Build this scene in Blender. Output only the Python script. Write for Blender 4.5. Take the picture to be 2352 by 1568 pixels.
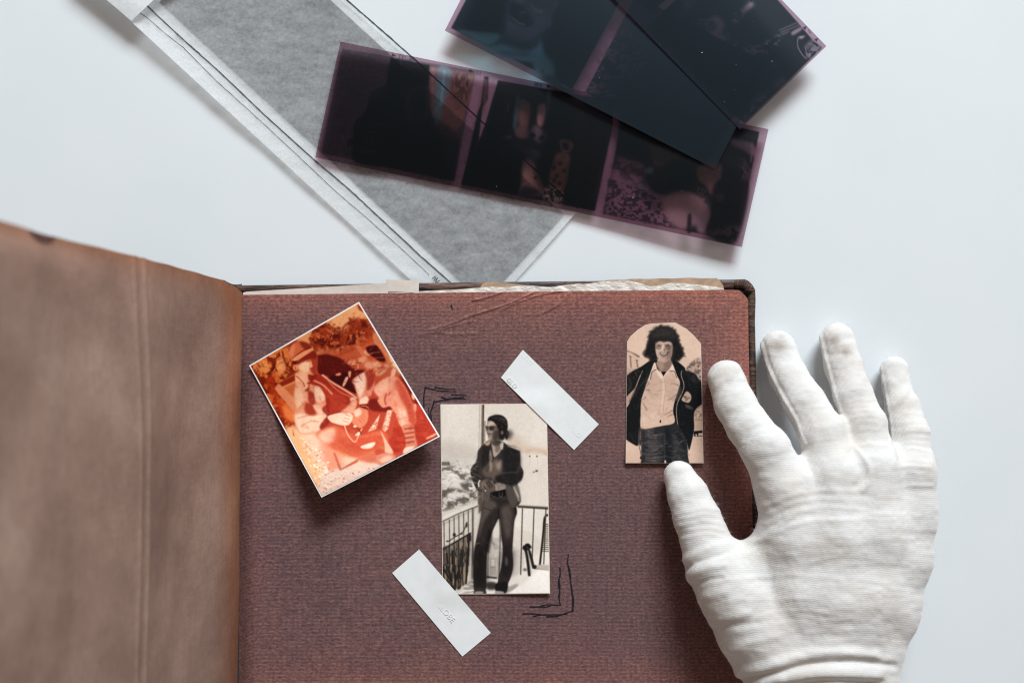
import bpy, bmesh, math, random
import numpy as np
from mathutils import Vector

for o in list(bpy.data.objects): bpy.data.objects.remove(o)
SC = bpy.context.scene
COL = SC.collection
R = math.radians

# ------------------------------------------------------------------ camera
CAM_H = .54                                   # lens height above the table (m)
FPX = 2287.                                   # focal length in picture units of a 2352-wide frame
cd = bpy.data.cameras.new('camera'); cam = bpy.data.objects.new('camera', cd); COL.objects.link(cam)
cam.location = (0, 0, CAM_H); cam.rotation_euler = (0, 0, 0)
cd.sensor_width = 36; cd.lens = 36 * FPX / 2352; cd.clip_start = .01; cd.clip_end = 20
cd.dof.use_dof = True; cd.dof.focus_distance = .526; cd.dof.aperture_fstop = 6.0
SC.camera = cam

# ------------------------------------------------------------------ light
SC.world = bpy.data.worlds.new('World'); SC.world.use_nodes = True
_bg = SC.world.node_tree.nodes['Background']
_bg.inputs['Color'].default_value = (1.0, .83, .71, 1); _bg.inputs['Strength'].default_value = .235
def area(name, loc, target, sx, sy, watts, col):
    l = bpy.data.lights.new(name, 'AREA'); l.shape = 'RECTANGLE'; l.size = sx; l.size_y = sy; l.energy = watts; l.color = col
    o = bpy.data.objects.new(name, l); COL.objects.link(o); o.location = loc
    d = Vector(target) - Vector(loc); o.rotation_euler = d.to_track_quat('-Z', 'Y').to_euler(); return o
area('window_light', (.95, 3.5, 2.15), (0, .02, 0), 1.9, 1.2, 290, (.87, .95, 1.0))
SC.view_settings.view_transform = 'Standard'; SC.view_settings.look = 'None'
SC.view_settings.exposure = 0.0; SC.view_settings.gamma = 1.0; SC.view_settings.use_curve_mapping = False
SC.render.engine = 'CYCLES'
SC.cycles.use_denoising = True; SC.cycles.filter_width = 1.15
SC.cycles.max_bounces = 12; SC.cycles.transparent_max_bounces = 16
SC.cycles.diffuse_bounces = 5

# ------------------------------------------------------------------ helpers
def W(u, v, z):
    """a point of the place: picture units (2352 x 1568) at height z metres -> metres"""
    d = (CAM_H - z) / FPX
    return ((u - 1176) * d, (784 - v) * d, z)
def Wn(u, v, z):
    d = (CAM_H - z) / FPX
    return np.stack([(u - 1176) * d, (784 - v) * d, z], -1)
def proj(p):
    d = CAM_H - p[..., 2]
    return p[..., 0] / d * FPX + 1176, 784 - p[..., 1] / d * FPX

def tag(o, label=None, cat=None, group=None, kind=None):
    for k, v in (('label', label), ('category', cat), ('group', group), ('kind', kind)):
        if v: o[k] = v
    return o
def empty(name, loc, label, cat, group=None):
    o = bpy.data.objects.new(name, None); COL.objects.link(o); o.location = loc; o.empty_display_size = .02
    return tag(o, label, cat, group)
def mesh_obj(name, V, F, mat, parent=None, smooth=True, colors=None):
    V = np.asarray(V, np.float32).reshape(-1, 3)
    if parent is not None:
        V = V - np.array(world_loc(parent), np.float32)
    m = bpy.data.meshes.new(name)
    F = np.asarray(F)
    if F.ndim == 2:
        n = F.shape[1]
        m.vertices.add(len(V)); m.vertices.foreach_set('co', V.ravel())
        m.loops.add(F.size); m.loops.foreach_set('vertex_index', F.astype(np.int32).ravel())
        m.polygons.add(len(F)); m.polygons.foreach_set('loop_start', np.arange(0, F.size, n, dtype=np.int32))
        m.update(calc_edges=True); m.validate()
    else:
        m.from_pydata([tuple(map(float, v)) for v in V], [], [tuple(map(int, f)) for f in F])
    if smooth: m.polygons.foreach_set('use_smooth', np.ones(len(m.polygons), bool))
    if colors is not None:
        a = m.color_attributes.new('print', 'FLOAT_COLOR', 'POINT')
        c = np.ones((len(V), 4), np.float32); c[:, :3] = colors
        a.data.foreach_set('color', c.ravel())
    if mat: m.materials.append(mat)
    m.update()
    o = bpy.data.objects.new(name, m); COL.objects.link(o)
    if parent is not None: o.parent = parent
    return o
def world_loc(o):
    l = Vector(o.location)
    while o.parent is not None: o = o.parent; l = l + Vector(o.location)
    return l

def sheet(name, fn, nu, nv, mat, parent=None, th=0., colfn=None, smooth=True):
    """a (bent) sheet: fn(s, t) -> u, v, z arrays in picture units / metres; th = thickness below"""
    s, t = np.meshgrid(np.linspace(0, 1, nu + 1), np.linspace(0, 1, nv + 1), indexing='ij')
    u, v, z = fn(s, t); z = np.broadcast_to(z, u.shape)
    V = Wn(u, v, z).reshape(-1, 3)
    idx = np.arange((nu + 1) * (nv + 1)).reshape(nu + 1, nv + 1)
    F = np.stack([idx[:-1, :-1], idx[:-1, 1:], idx[1:, 1:], idx[1:, :-1]], -1).reshape(-1, 4)
    C = srgb2lin(colfn(u, v)).reshape(-1, 3) if colfn else None
    if th > 0:
        n = len(V); B = V.copy(); B[:, 2] -= th
        V = np.vstack([V, B]); Fb = F[:, ::-1] + n
        rim = np.concatenate([idx[:, 0][::-1], idx[0, 1:], idx[-1 + 0:, -1][:0], idx[1:, -1], idx[-1, :-1][::-1]])
        rim = rim[:-1] if rim[0] == rim[-1] else rim
        m_ = len(rim); a_ = 2 * n + np.arange(m_); b_ = a_ + m_; a2 = np.roll(a_, -1); b2 = np.roll(b_, -1)
        V = np.vstack([V, V[rim], B[rim]])                       # the cut edge has vertices of its own, so that it stays crisp
        Fs = np.stack([a_, a2, b2, b_], -1)
        F = np.vstack([F, Fb, Fs[:, ::-1]])
        if C is not None: C = np.vstack([C, C, C[rim], C[rim]])
    return mesh_obj(name, V, F, mat, parent, smooth, C)
def quad(c, zf):
    """bilinear quad from corners TL, TR, BR, BL; zf(s, t) height"""
    c = np.asarray(c, float)
    def fn(s, t):
        u = (c[0, 0] * (1 - s) + c[1, 0] * s) * (1 - t) + (c[3, 0] * (1 - s) + c[2, 0] * s) * t
        v = (c[0, 1] * (1 - s) + c[1, 1] * s) * (1 - t) + (c[3, 1] * (1 - s) + c[2, 1] * s) * t
        return u, v, zf(s, t) if callable(zf) else np.full_like(u, zf)
    return fn
def column(us, top, bot, zf):
    """sheet whose upper and lower outlines are polylines over u; us fixes the columns' u by s"""
    def fn(s, t):
        u = np.interp(s, np.linspace(0, 1, len(us)), us)
        a = np.interp(u, [p[0] for p in top], [p[1] for p in top]); b = np.interp(u, [p[0] for p in bot], [p[1] for p in bot])
        return u, a + (b - a) * t, zf(u, a + (b - a) * t)
    return fn
def sstep(x, a, b):
    t = np.clip((x - a) / (b - a), 0, 1); return t * t * (3 - 2 * t)
def ribbon(name, strokes, zf, mat, parent, off=.00012, smoothn=5):
    """flat ink strokes lying on a surface: strokes = list of (points, width) in picture units"""
    V, F = [], []
    for pts, w in strokes:
        p = smooth_open(pts, smoothn)
        ws = (np.linspace(w[0], w[1], len(p)) if isinstance(w, tuple) else np.full(len(p), w)) * (.8 + .4 * np.random.default_rng(len(V) + 5).random(len(p)))
        t = np.gradient(p, axis=0); t /= np.linalg.norm(t, axis=1)[:, None] + 1e-9
        n = np.stack([-t[:, 1], t[:, 0]], 1) * ws[:, None] / 2
        b = len(V)
        for q in np.stack([p + n, p - n], 1).reshape(-1, 2): V.append(W(q[0], q[1], float(zf(q[0], q[1])) + off))
        off += .000004
        for i in range(len(p) - 1): F.append((b + 2 * i, b + 2 * i + 1, b + 2 * i + 3, b + 2 * i + 2))
    return mesh_obj(name, V, F, mat, parent, False)
def prism(name, outline, z0, z1, mat, parent=None, bevel=0., smooth=False):
    """an upright slab from an outline in picture units (given at height z1)"""
    bm = bmesh.new(); n = len(outline)
    top = [bm.verts.new(W(u, v, z1)) for u, v in outline]; bot = [bm.verts.new((a.co.x, a.co.y, z0)) for a in top]
    bm.faces.new(top); bm.faces.new(bot[::-1])
    for i in range(n): bm.faces.new((top[i], bot[i], bot[(i + 1) % n], top[(i + 1) % n]))
    bmesh.ops.recalc_face_normals(bm, faces=bm.faces)
    if bevel: bmesh.ops.bevel(bm, geom=[e for e in bm.edges if abs(e.verts[0].co.z - e.verts[1].co.z) < 1e-7 and e.verts[0].co.z > (z0 + z1) / 2], offset=bevel, segments=2, affect='EDGES')
    m = bpy.data.meshes.new(name); bm.to_mesh(m); bm.free(); m.materials.append(mat)
    o = bpy.data.objects.new(name, m); COL.objects.link(o)
    if parent is not None:
        l = world_loc(parent); m.transform(__import__('mathutils').Matrix.Translation(-l)); o.parent = parent
    return o
# ------------------------------------------------------------------ materials (all node based)
class NT:
    def __init__(s, name):
        s.m = bpy.data.materials.new(name); s.m.use_nodes = True; s.t = s.m.node_tree; s.n = s.t.nodes
        s.b = s.n['Principled BSDF']; s.out = s.n['Material Output']
    def new(s, typ, **kw):
        n = s.n.new(typ)
        for k, v in kw.items(): setattr(n, k, v)
        return n
    def link(s, a, b): s.t.links.new(a, b)
    def coords(s, scale=(1, 1, 1), rot=(0, 0, 0), kind='Object'):
        tc = s.new('ShaderNodeTexCoord'); mp = s.new('ShaderNodeMapping'); mp.inputs['Scale'].default_value = scale; mp.inputs['Rotation'].default_value = rot
        s.link(tc.outputs[kind], mp.inputs['Vector']); return mp.outputs['Vector']
    def noise(s, vec, scale, detail=4, rough=.55):
        n = s.new('ShaderNodeTexNoise'); n.inputs['Scale'].default_value = scale; n.inputs['Detail'].default_value = detail; n.inputs['Roughness'].default_value = rough
        s.link(vec, n.inputs['Vector']); return n.outputs['Fac']
    def wave(s, vec, scale, dist=0., detail=1., dirn='Y'):
        n = s.new('ShaderNodeTexWave', wave_type='BANDS', bands_direction=dirn); n.inputs['Scale'].default_value = scale; n.inputs['Distortion'].default_value = dist; n.inputs['Detail'].default_value = detail
        s.link(vec, n.inputs['Vector']); return n.outputs['Fac']
    def ramp(s, fac, stops):
        n = s.new('ShaderNodeValToRGB'); e = n.color_ramp.elements
        while len(e) < len(stops): e.new(.5)
        for el, (p, c) in zip(e, stops): el.position = p; el.color = (*c, 1) if len(c) == 3 else c
        s.link(fac, n.inputs['Fac']); return n.outputs['Color']
    def mix(s, a, b, fac, mode='MIX'):
        n = s.new('ShaderNodeMix', data_type='RGBA', blend_type=mode)
        for sock, v in ((n.inputs['Factor'], fac), (n.inputs['A'], a), (n.inputs['B'], b)):
            if hasattr(v, 'is_output'): s.link(v, sock)
            elif isinstance(v, (int, float)): sock.default_value = v
            else: sock.default_value = (*v, 1)
        return n.outputs['Result']
    def math(s, op, a, b=0.):
        n = s.new('ShaderNodeMath', operation=op)
        for sock, v in ((n.inputs[0], a), (n.inputs[1], b)):
            if hasattr(v, 'is_output'): s.link(v, sock)
            else: sock.default_value = v
        return n.outputs[0]
    def bump(s, h, strength, dist, prev=None):
        n = s.new('ShaderNodeBump'); n.inputs['Strength'].default_value = strength; n.inputs['Distance'].default_value = dist
        s.link(h, n.inputs['Height'])
        if prev is not None: s.link(prev, n.inputs['Normal'])
        s.link(n.outputs['Normal'], s.b.inputs['Normal']); return n.outputs['Normal']
    def base(s, c): s.link(c, s.b.inputs['Base Color']) if hasattr(c, 'is_output') else setattr(s.b.inputs['Base Color'], 'default_value', (*c, 1))
    def rough(s, r): s.b.inputs['Roughness'].default_value = r
    def spec(s, v): s.b.inputs['Specular IOR Level'].default_value = v

def m_table():
    k = NT('white_table'); v = k.coords()
    a = k.noise(v, 14, 3); f = k.noise(v, 900, 3)
    c = k.mix(k.ramp(a, [(.3, (.735, .765, .785)), (.7, (.765, .79, .81))]), (.71, .74, .76), k.math('MULTIPLY', f, .35))
    sp = k.new('ShaderNodeTexVoronoi', feature='F1'); sp.inputs['Scale'].default_value = 34; k.link(v, sp.inputs['Vector'])
    sp2 = k.noise(v, 31, 1)
    dotm = k.math('MULTIPLY', k.math('LESS_THAN', sp.outputs['Distance'], .014), k.math('GREATER_THAN', sp2, .56))
    c = k.mix(c, (.16, .17, .19), k.math('MULTIPLY', dotm, .8)); k.base(c); k.rough(.55); k.spec(.25)
    k.bump(k.noise(v, 1400, 3), .10, .0003); return k.m

def m_page():
    k = NT('linen_album_page'); v = k.coords()
    weft = k.wave(k.coords((1, 1, 1)), 430, 2.6, 3, 'Y'); wp = k.wave(v, 470, 3.0, 3, 'X')
    warp = k.noise(k.coords((1, 1.7, 1)), 520, 5, .8); fine = k.noise(k.coords((1, 3, 1)), 1100, 3, .7)
    thr = k.math('ADD', k.math('MULTIPLY', weft, .13), k.math('ADD', k.math('MULTIPLY', wp, .05), k.math('ADD', k.math('MULTIPLY', warp, .66), k.math('MULTIPLY', fine, .32))))
    c = k.ramp(thr, [(.34, (.028, .016, .022)), (.50, (.102, .052, .053)), (.62, (.190, .100, .093)), (.82, (.40, .245, .21))])
    slub = k.noise(k.coords((.30, 1.5, 1)), 330, 4, .65); slubx = k.noise(k.coords((1.5, .30, 1)), 300, 4, .65)
    c = k.mix(c, k.mix(c, (.085, .062, .078), .34), k.ramp(slub, [(.48, (0, 0, 0)), (.68, (1, 1, 1))]))
    c = k.mix(c, k.mix(c, (.060, .036, .042), .36), k.ramp(slubx, [(.50, (0, 0, 0)), (.70, (.9, .9, .9))]))
    # sun-browned, warmer outer margins, plus glare painted along the top (kept in the sheet's own attribute)
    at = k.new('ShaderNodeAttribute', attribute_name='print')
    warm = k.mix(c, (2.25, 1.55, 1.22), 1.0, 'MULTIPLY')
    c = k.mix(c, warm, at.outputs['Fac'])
    big = k.noise(v, 22, 3); c = k.mix(c, k.mix(c, (.90, .91, .97), 1.0, 'MULTIPLY'), k.ramp(big, [(.38, (0, 0, 0)), (.62, (1, 1, 1))]))
    k.base(c); k.rough(.85); k.spec(.2); k.bump(thr, .55, .00022); return k.m

def m_kraft():
    k = NT('aged_brown_leaf'); v = k.coords()
    a = k.noise(k.coords((1, 1, .8)), 20, 5, .6); b = k.noise(k.coords((1, .55, 1.3)), 300, 5, .7); g = k.noise(v, 700, 3, .6)
    c = k.ramp(a, [(.32, (.285, .168, .130)), (.5, (.415, .258, .203)), (.68, (.54, .36, .29))])
    c = k.mix(c, k.mix(c, (.60, .55, .52), 1.0, 'MULTIPLY'), k.ramp(b, [(.40, (0, 0, 0)), (.68, (.42, .42, .42))])); c = k.mix(c, (.58, .44, .36), k.math('MULTIPLY', g, .25))
    at = k.new('ShaderNodeAttribute', attribute_name='print')
    c = k.mix(c, k.mix(c, (1.05, .66, .42), 1.0, 'MULTIPLY'), at.outputs['Fac'])
    k.base(c); k.rough(.7); k.spec(.25); nm = k.bump(k.noise(v, 420, 5, .65), .4, .0006)
    tr = k.new('ShaderNodeBsdfTranslucent'); k.link(c, tr.inputs['Color']); mx = k.new('ShaderNodeMixShader'); mx.inputs[0].default_value = .22
    k.link(k.b.outputs[0], mx.inputs[1]); k.link(tr.outputs[0], mx.inputs[2]); k.link(mx.outputs[0], k.out.inputs['Surface']); return k.m

def m_cover():
    k = NT('ribbed_brown_cover'); v = k.coords((.22, 4.2, 4.2))
    a = k.noise(v, 320, 4, .65); b = k.noise(k.coords((.5, 1.2, 1)), 170, 3)
    c = k.ramp(a, [(.36, (.016, .012, .013)), (.50, (.085, .042, .030)), (.64, (.20, .105, .072)), (.8, (.38, .24, .18))])
    c = k.mix(c, (.02, .02, .026), k.ramp(b, [(.52, (0, 0, 0)), (.62, (.8, .8, .8))]))
    k.base(c); k.rough(.45); k.spec(.4); k.bump(a, .7, .0006); return k.m

def m_plain(name, col, rough=.7, var=.12, scale=220, spec=.3, bump=.15):
    k = NT(name); v = k.coords(); a = k.noise(v, scale, 4)
    lo = tuple(x * (1 - var) for x in col); hi = tuple(min(.95, x * (1 + var)) for x in col)
    k.base(k.ramp(a, [(.3, lo), (.7, hi)])); k.rough(rough); k.spec(spec)
    if bump: k.bump(k.noise(v, scale * 3, 3), bump, .0002)
    return k.m

def m_print(name, gain, rough, spec):
    k = NT(name); at = k.new('ShaderNodeAttribute', attribute_name='print')
    k.base(k.mix(at.outputs['Color'], (gain, gain, gain), 1.0, 'MULTIPLY')); k.rough(rough); k.spec(spec)
    k.bump(k.noise(k.coords(), 160, 2), .03, .0004); return k.m

def m_film(name, sheen_tint):
    k = NT(name); at = k.new('ShaderNodeAttribute', attribute_name='print')
    tr = k.new('ShaderNodeBsdfTransparent'); k.link(at.outputs['Color'], tr.inputs['Color'])
    gl = k.new('ShaderNodeBsdfGlossy'); gl.inputs['Roughness'].default_value = .42; gl.inputs['Color'].default_value = (.80, .92, 1.0, 1)
    df = k.new('ShaderNodeBsdfDiffuse'); df.inputs['Color'].default_value = (sheen_tint * .55, sheen_tint * .95, sheen_tint * 1.3, 1)  # flat bluish diffuse tone imitates the sheen on the film surface
    fr = k.new('ShaderNodeFresnel'); fr.inputs['IOR'].default_value = 1.45
    ad = k.new('ShaderNodeAddShader'); k.link(tr.outputs[0], ad.inputs[0]); k.link(df.outputs[0], ad.inputs[1])
    mx = k.new('ShaderNodeMixShader'); k.link(k.math('MULTIPLY', fr.outputs[0], .40), mx.inputs[0]); k.link(ad.outputs[0], mx.inputs[1]); k.link(gl.outputs[0], mx.inputs[2])
    k.link(mx.outputs[0], k.out.inputs['Surface']); return k.m

def m_glassine(name, opac, rot=0.):
    k = NT(name); v = k.coords(rot=(0, 0, rot))
    a = k.noise(k.coords((.7, 1.7, 1), (0, 0, rot)), 110, 5, .7); f = k.noise(v, 480, 5, .85)
    fac = k.math('ADD', opac - .54, k.math('ADD', k.math('MULTIPLY', a, .52), k.math('MULTIPLY', f, .56)))
    k.base((.92, .93, .94)); k.rough(.5); k.spec(.25); k.bump(k.noise(v, 90, 4), .25, .0008)
    tr = k.new('ShaderNodeBsdfTransparent'); tr.inputs['Color'].default_value = (.985, .985, .98, 1)
    tl = k.new('ShaderNodeBsdfTranslucent'); tl.inputs['Color'].default_value = (.93, .94, .95, 1)
    m0 = k.new('ShaderNodeMixShader'); m0.inputs[0].default_value = .28; k.link(k.b.outputs[0], m0.inputs[1]); k.link(tl.outputs[0], m0.inputs[2])
    mx = k.new('ShaderNodeMixShader'); k.link(fac, mx.inputs[0]); k.link(tr.outputs[0], mx.inputs[1]); k.link(m0.outputs[0], mx.inputs[2])
    k.link(mx.outputs[0], k.out.inputs['Surface']); return k.m

def m_tissue():
    k = NT('pearly_torn_tissue'); v = k.coords(); a = k.noise(v, 90, 4)
    k.base(k.ramp(a, [(.35, (.70, .62, .54)), (.6, (.80, .76, .70))])); k.rough(.33); k.spec(.6); k.bump(k.noise(k.coords((1, 2, 1)), 230, 4, .6), .8, .001); return k.m

def m_glove():
    k = NT('white_cotton_knit'); v = k.coords()
    kn = k.wave(k.coords((1, 1, .6), (0, 0, R(3))), 330, 5.0, 4, 'Y'); kx = k.wave(v, 620, 2.0, 2, 'X'); n = k.noise(v, 620, 4, .7); st = k.noise(v, 45, 4, .6)
    at = k.new('ShaderNodeAttribute', attribute_name='print')
    c = k.mix((.725, .702, .68), (.60, .58, .56), k.math('MULTIPLY', n, .75))
    c = k.mix(c, k.mix(c, (.80, .79, .78), 1.0, 'MULTIPLY'), k.math('MULTIPLY', k.math('SUBTRACT', 1.0, kn), .15))  # shade in the grooves between knit rows, darkened into the colour
    c = k.mix(c, k.mix(c, (.93, .88, .83), 1.0, 'MULTIPLY'), k.ramp(st, [(.45, (0, 0, 0)), (.7, (.8, .8, .8))]))
    c = k.mix(c, (.34, .27, .22), k.math('MULTIPLY', at.outputs['Fac'], k.math('ADD', .35, n)))
    k.base(c); k.rough(.95); k.spec(.05); k.b.inputs['Sheen Weight'].default_value = .25; k.b.inputs['Sheen Roughness'].default_value = .5
    h = k.math('ADD', k.math('MULTIPLY', kn, .32), k.math('ADD', k.math('MULTIPLY', kx, .35), k.math('MULTIPLY', n, 1.2)))
    k.bump(h, .46, .00028)
    ss = k.b.inputs.get('Subsurface Weight')
    if ss is not None: ss.default_value = .12; k.b.inputs['Subsurface Radius'].default_value = (.004, .0032, .0026); k.b.inputs['Subsurface Scale'].default_value = 1.0
    return k.m

M = dict(table=m_table(), page=m_page(), kraft=m_kraft(), cover=m_cover(), film=m_film('colour_negative_film', .0015), film_b=m_film('sheen_tinted_film', .015), glove=m_glove(), tissue=m_tissue(),
         lining=m_plain('blue_black_lining', (.030, .040, .046), .8, .5, 700), leaf=m_plain('brown_leaf_edge', (.12, .05, .042), .8, .3, 300),
         slip=m_plain('yellowed_paper_slip', (.70, .62, .55), .75, .06, 260), brown=m_plain('tea_brown_torn_paper', (.46, .31, .21), .6, .28, 120, bump=.4),
         ink=m_plain('blue_black_ink', (.010, .011, .018), .5, .4, 900, bump=0), pencil=m_plain('grey_printed_line', (.085, .095, .102), .8, .6, 1300, bump=0),
         tape=m_plain('white_paper_tape', (.83, .84, .84), .55, .03, 160, .4, .1), photo_paper=m_plain('white_photo_paper', (.86, .86, .85), .4, .04, 200, bump=0),
         sepia_paper=m_plain('cream_photo_paper', (.80, .71, .62), .5, .06, 200, bump=0),
         print=m_print('glossy_colour_print', 1.0, .4, .15), sepia=m_print('sepia_print', 1.24, .45, .12), sleeve=m_glassine('glassine_sleeve', .41, R(-42)), flap=m_glassine('glassine_flap', .85, R(-42)),
         darkfilm=m_plain('dark_film_in_sleeve', (.020, .024, .030), .5, .4, 90, bump=0), back=m_glassine('glassine_back', .42, R(-42)), dust=m_plain('pale_lint', (.75, .75, .74), .9, .05, 90, bump=0))
# ------------------------------------------------------------------ print painter (flat printed pictures)
# A tiny numpy painter: pictures on paper / film are drawn as soft shapes into an array, then carried
# by the prints as a colour attribute (no image files).
def gblur(a, s):
    if s <= 0.05: return a
    r = max(1, int(s * 3 + .5)); k = np.exp(-.5 * (np.arange(-r, r + 1) / s) ** 2); k /= k.sum()
    p = np.pad(a, ((r, r), (0, 0)), mode='edge')
    a = sum(k[i] * p[i:i + a.shape[0]] for i in range(2 * r + 1))
    p = np.pad(a, ((0, 0), (r, r)), mode='edge')
    return sum(k[i] * p[:, i:i + a.shape[1]] for i in range(2 * r + 1))

def vnoise(h, w, cell, rng, oct=3):
    out = np.zeros((h, w)); amp = 1; tot = 0
    cy, cx = (cell if isinstance(cell, tuple) else (cell, cell))
    for o in range(oct):
        gy, gx = int(h / cy) + 3, int(w / cx) + 3
        g = rng.random((gy, gx))
        y = np.arange(h) / cy; x = np.arange(w) / cx
        iy = y.astype(int); ix = x.astype(int)
        fy = (y - iy)[:, None]; fx = (x - ix)[None]
        fy = fy * fy * (3 - 2 * fy); fx = fx * fx * (3 - 2 * fx)
        v = (g[iy][:, ix] * (1 - fy) * (1 - fx) + g[iy + 1][:, ix] * fy * (1 - fx) + g[iy][:, ix + 1] * (1 - fy) * fx + g[iy + 1][:, ix + 1] * fy * fx)
        out += amp * v; tot += amp; amp *= .55; cy = max(1, cy / 2); cx = max(1, cx / 2)
    return out / tot

def smooth_closed(p, n=6):
    p = np.asarray(p, float); m = len(p); out = []
    for i in range(m):
        a, b, c, d = p[i - 1], p[i], p[(i + 1) % m], p[(i + 2) % m]
        for j in range(n):
            t = j / n
            out.append(.5 * (2 * b + (c - a) * t + (2 * a - 5 * b + 4 * c - d) * t * t + (3 * b - a - 3 * c + d) * t ** 3))
    return np.array(out)

def smooth_open(p, n=8):
    p = np.asarray(p, float)
    if len(p) < 3: return p
    q = np.vstack([2 * p[0] - p[1], p, 2 * p[-1] - p[-2]]); out = []
    for i in range(1, len(q) - 2):
        a, b, c, d = q[i - 1], q[i], q[i + 1], q[i + 2]
        for j in range(n):
            t = j / n
            out.append(.5 * (2 * b + (c - a) * t + (2 * a - 5 * b + 4 * c - d) * t * t + (3 * b - a - 3 * c + d) * t ** 3))
    out.append(p[-1]); return np.array(out)

class Canvas:
    """Painted in crop coordinates (x right, y down); k = samples per crop unit."""
    def __init__(s, w, h, k, bg, seed=1):
        s.k = k; s.W = int(w * k) + 2; s.H = int(h * k) + 2
        s.a = np.empty((s.H, s.W, 3)); s.a[:] = np.array(bg) / 255.
        s.rng = np.random.default_rng(seed)
    def polymask(s, pts, soft):
        p = np.asarray(pts, float) * s.k
        pad = int(soft * s.k * 3 + 3)
        x0 = max(0, int(p[:, 0].min()) - pad); x1 = min(s.W, int(p[:, 0].max()) + pad + 1)
        y0 = max(0, int(p[:, 1].min()) - pad); y1 = min(s.H, int(p[:, 1].max()) + pad + 1)
        if x1 <= x0 or y1 <= y0: return None
        SS = 3
        ys = (np.arange((y1 - y0) * SS) + .5) / SS + y0; xs = (np.arange((x1 - x0) * SS) + .5) / SS + x0
        m = np.zeros((len(ys), len(xs)), bool)
        q = np.roll(p, -1, 0)
        for (ax, ay), (bx, by) in zip(p, q):
            if ay == by: continue
            lo, hi = min(ay, by), max(ay, by)
            r = np.nonzero((ys >= lo) & (ys < hi))[0]
            if len(r) == 0: continue
            xc = ax + (ys[r] - ay) * (bx - ax) / (by - ay)
            m[r] ^= xs[None] > xc[:, None]
        m = m.reshape(y1 - y0, SS, x1 - x0, SS).mean((1, 3))
        m = gblur(m, max(.35, soft * s.k))
        return (slice(y0, y1), slice(x0, x1)), m
    def blend(s, sl, m, col, al, tex=None):
        m = m * al
        if tex is not None:
            n = vnoise(s.H, s.W, tuple(np.array(tex[0] if isinstance(tex[0], tuple) else (tex[0], tex[0])) * s.k), s.rng)[sl]
            m = m * np.clip((n - tex[1]) * tex[2] + .5, 0, 1)
        s.a[sl] = s.a[sl] * (1 - m[..., None]) + np.array(col) / 255. * m[..., None]
    def poly(s, pts, col, soft=2, al=1., smooth=True, tex=None):
        if smooth: pts = smooth_closed(pts)
        r = s.polymask(pts, soft)
        if r: s.blend(r[0], r[1], col, al, tex)
    def rect(s, x0, y0, x1, y1, col, soft=1, al=1., tex=None):
        s.poly([(x0, y0), (x1, y0), (x1, y1), (x0, y1)], col, soft, al, False, tex)
    def line(s, pts, w, col, soft=1, al=1., smooth=True):
        p = smooth_open(pts) if smooth else np.asarray(pts, float)
        ws = np.linspace(w[0], w[1], len(p)) if isinstance(w, tuple) else np.full(len(p), w)
        t = np.gradient(p, axis=0); t /= np.linalg.norm(t, axis=1)[:, None] + 1e-9
        n = np.stack([-t[:, 1], t[:, 0]], 1) * ws[:, None] / 2
        s.poly(np.vstack([p + n, (p - n)[::-1]]), col, soft, al, False)
    def dot(s, x, y, rx, ry, col, soft=2, al=1., tex=None):
        t = np.linspace(0, 2 * math.pi, 18, endpoint=False)
        s.poly(np.stack([x + rx * np.cos(t), y + ry * np.sin(t)], 1), col, soft, al, False, tex)
    def speckle(s, pts, col, n, r, al=.8, soft=1):
        P = np.asarray(pts, float); lo, hi = P.min(0), P.max(0); q = np.roll(P, -1, 0)
        for _ in range(n):
            c = lo + s.rng.random(2) * (hi - lo); ins = False
            for (ax, ay), (bx, by) in zip(P, q):
                if (ay > c[1]) != (by > c[1]) and c[0] < ax + (c[1] - ay) * (bx - ax) / (by - ay): ins = not ins
            if ins:
                rr = r * (.5 + s.rng.random())
                s.dot(c[0], c[1], rr * (.7 + .8 * s.rng.random()), rr, col, soft, al)
    def folds(s, pts, n, ang, ln, dark, light, w=7, al=.4, spread=.5, soft=3):
        P = np.asarray(pts, float); lo, hi = P.min(0), P.max(0); q = np.roll(P, -1, 0); k = 0
        while k < n:
            c = lo + s.rng.random(2) * (hi - lo); ins = False
            for (ax, ay), (bx, by) in zip(P, q):
                if (ay > c[1]) != (by > c[1]) and c[0] < ax + (c[1] - ay) * (bx - ax) / (by - ay): ins = not ins
            k += 1
            if not ins: continue
            a = math.radians(ang) + s.rng.normal() * spread; L = ln * (.4 + s.rng.random()); d = np.array([math.cos(a), math.sin(a)]) * L / 2; nrm = np.array([-d[1], d[0]]) / max(1e-6, np.hypot(*d))
            bend = nrm * s.rng.normal() * L * .12
            s.line([c - d, c + bend, c + d], (1.5, w * (.5 + s.rng.random())) if s.rng.random() < .5 else (w * (.5 + s.rng.random()), 1.5), dark if s.rng.random() < .5 else light, soft, al * (.4 + .6 * s.rng.random()))
    def grain(s, amt, cell=2.):
        n = vnoise(s.H, s.W, max(1, cell * s.k), s.rng, 2) - .5
        s.a = np.clip(s.a * (1 + amt * n[..., None]), 0, 1)
    def mottle(s, cell, amt):
        n = vnoise(s.H, s.W, cell * s.k, s.rng, 3) - .5
        s.a = np.clip(s.a * (1 + amt * n[..., None]), 0, 1)
    def sample(s, x, y):
        fx = np.clip(np.asarray(x) * s.k - .5, 0, s.W - 1.001); fy = np.clip(np.asarray(y) * s.k - .5, 0, s.H - 1.001)
        ix = fx.astype(int); iy = fy.astype(int); fx = (fx - ix)[..., None]; fy = (fy - iy)[..., None]
        a = s.a
        return a[iy, ix] * (1 - fx) * (1 - fy) + a[iy, ix + 1] * fx * (1 - fy) + a[iy + 1, ix] * (1 - fx) * fy + a[iy + 1, ix + 1] * fx * fy

def srgb2lin(c):
    c = np.asarray(c, float)
    return np.where(c <= .04045, c / 12.92, ((c + .055) / 1.055) ** 2.4)
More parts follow.
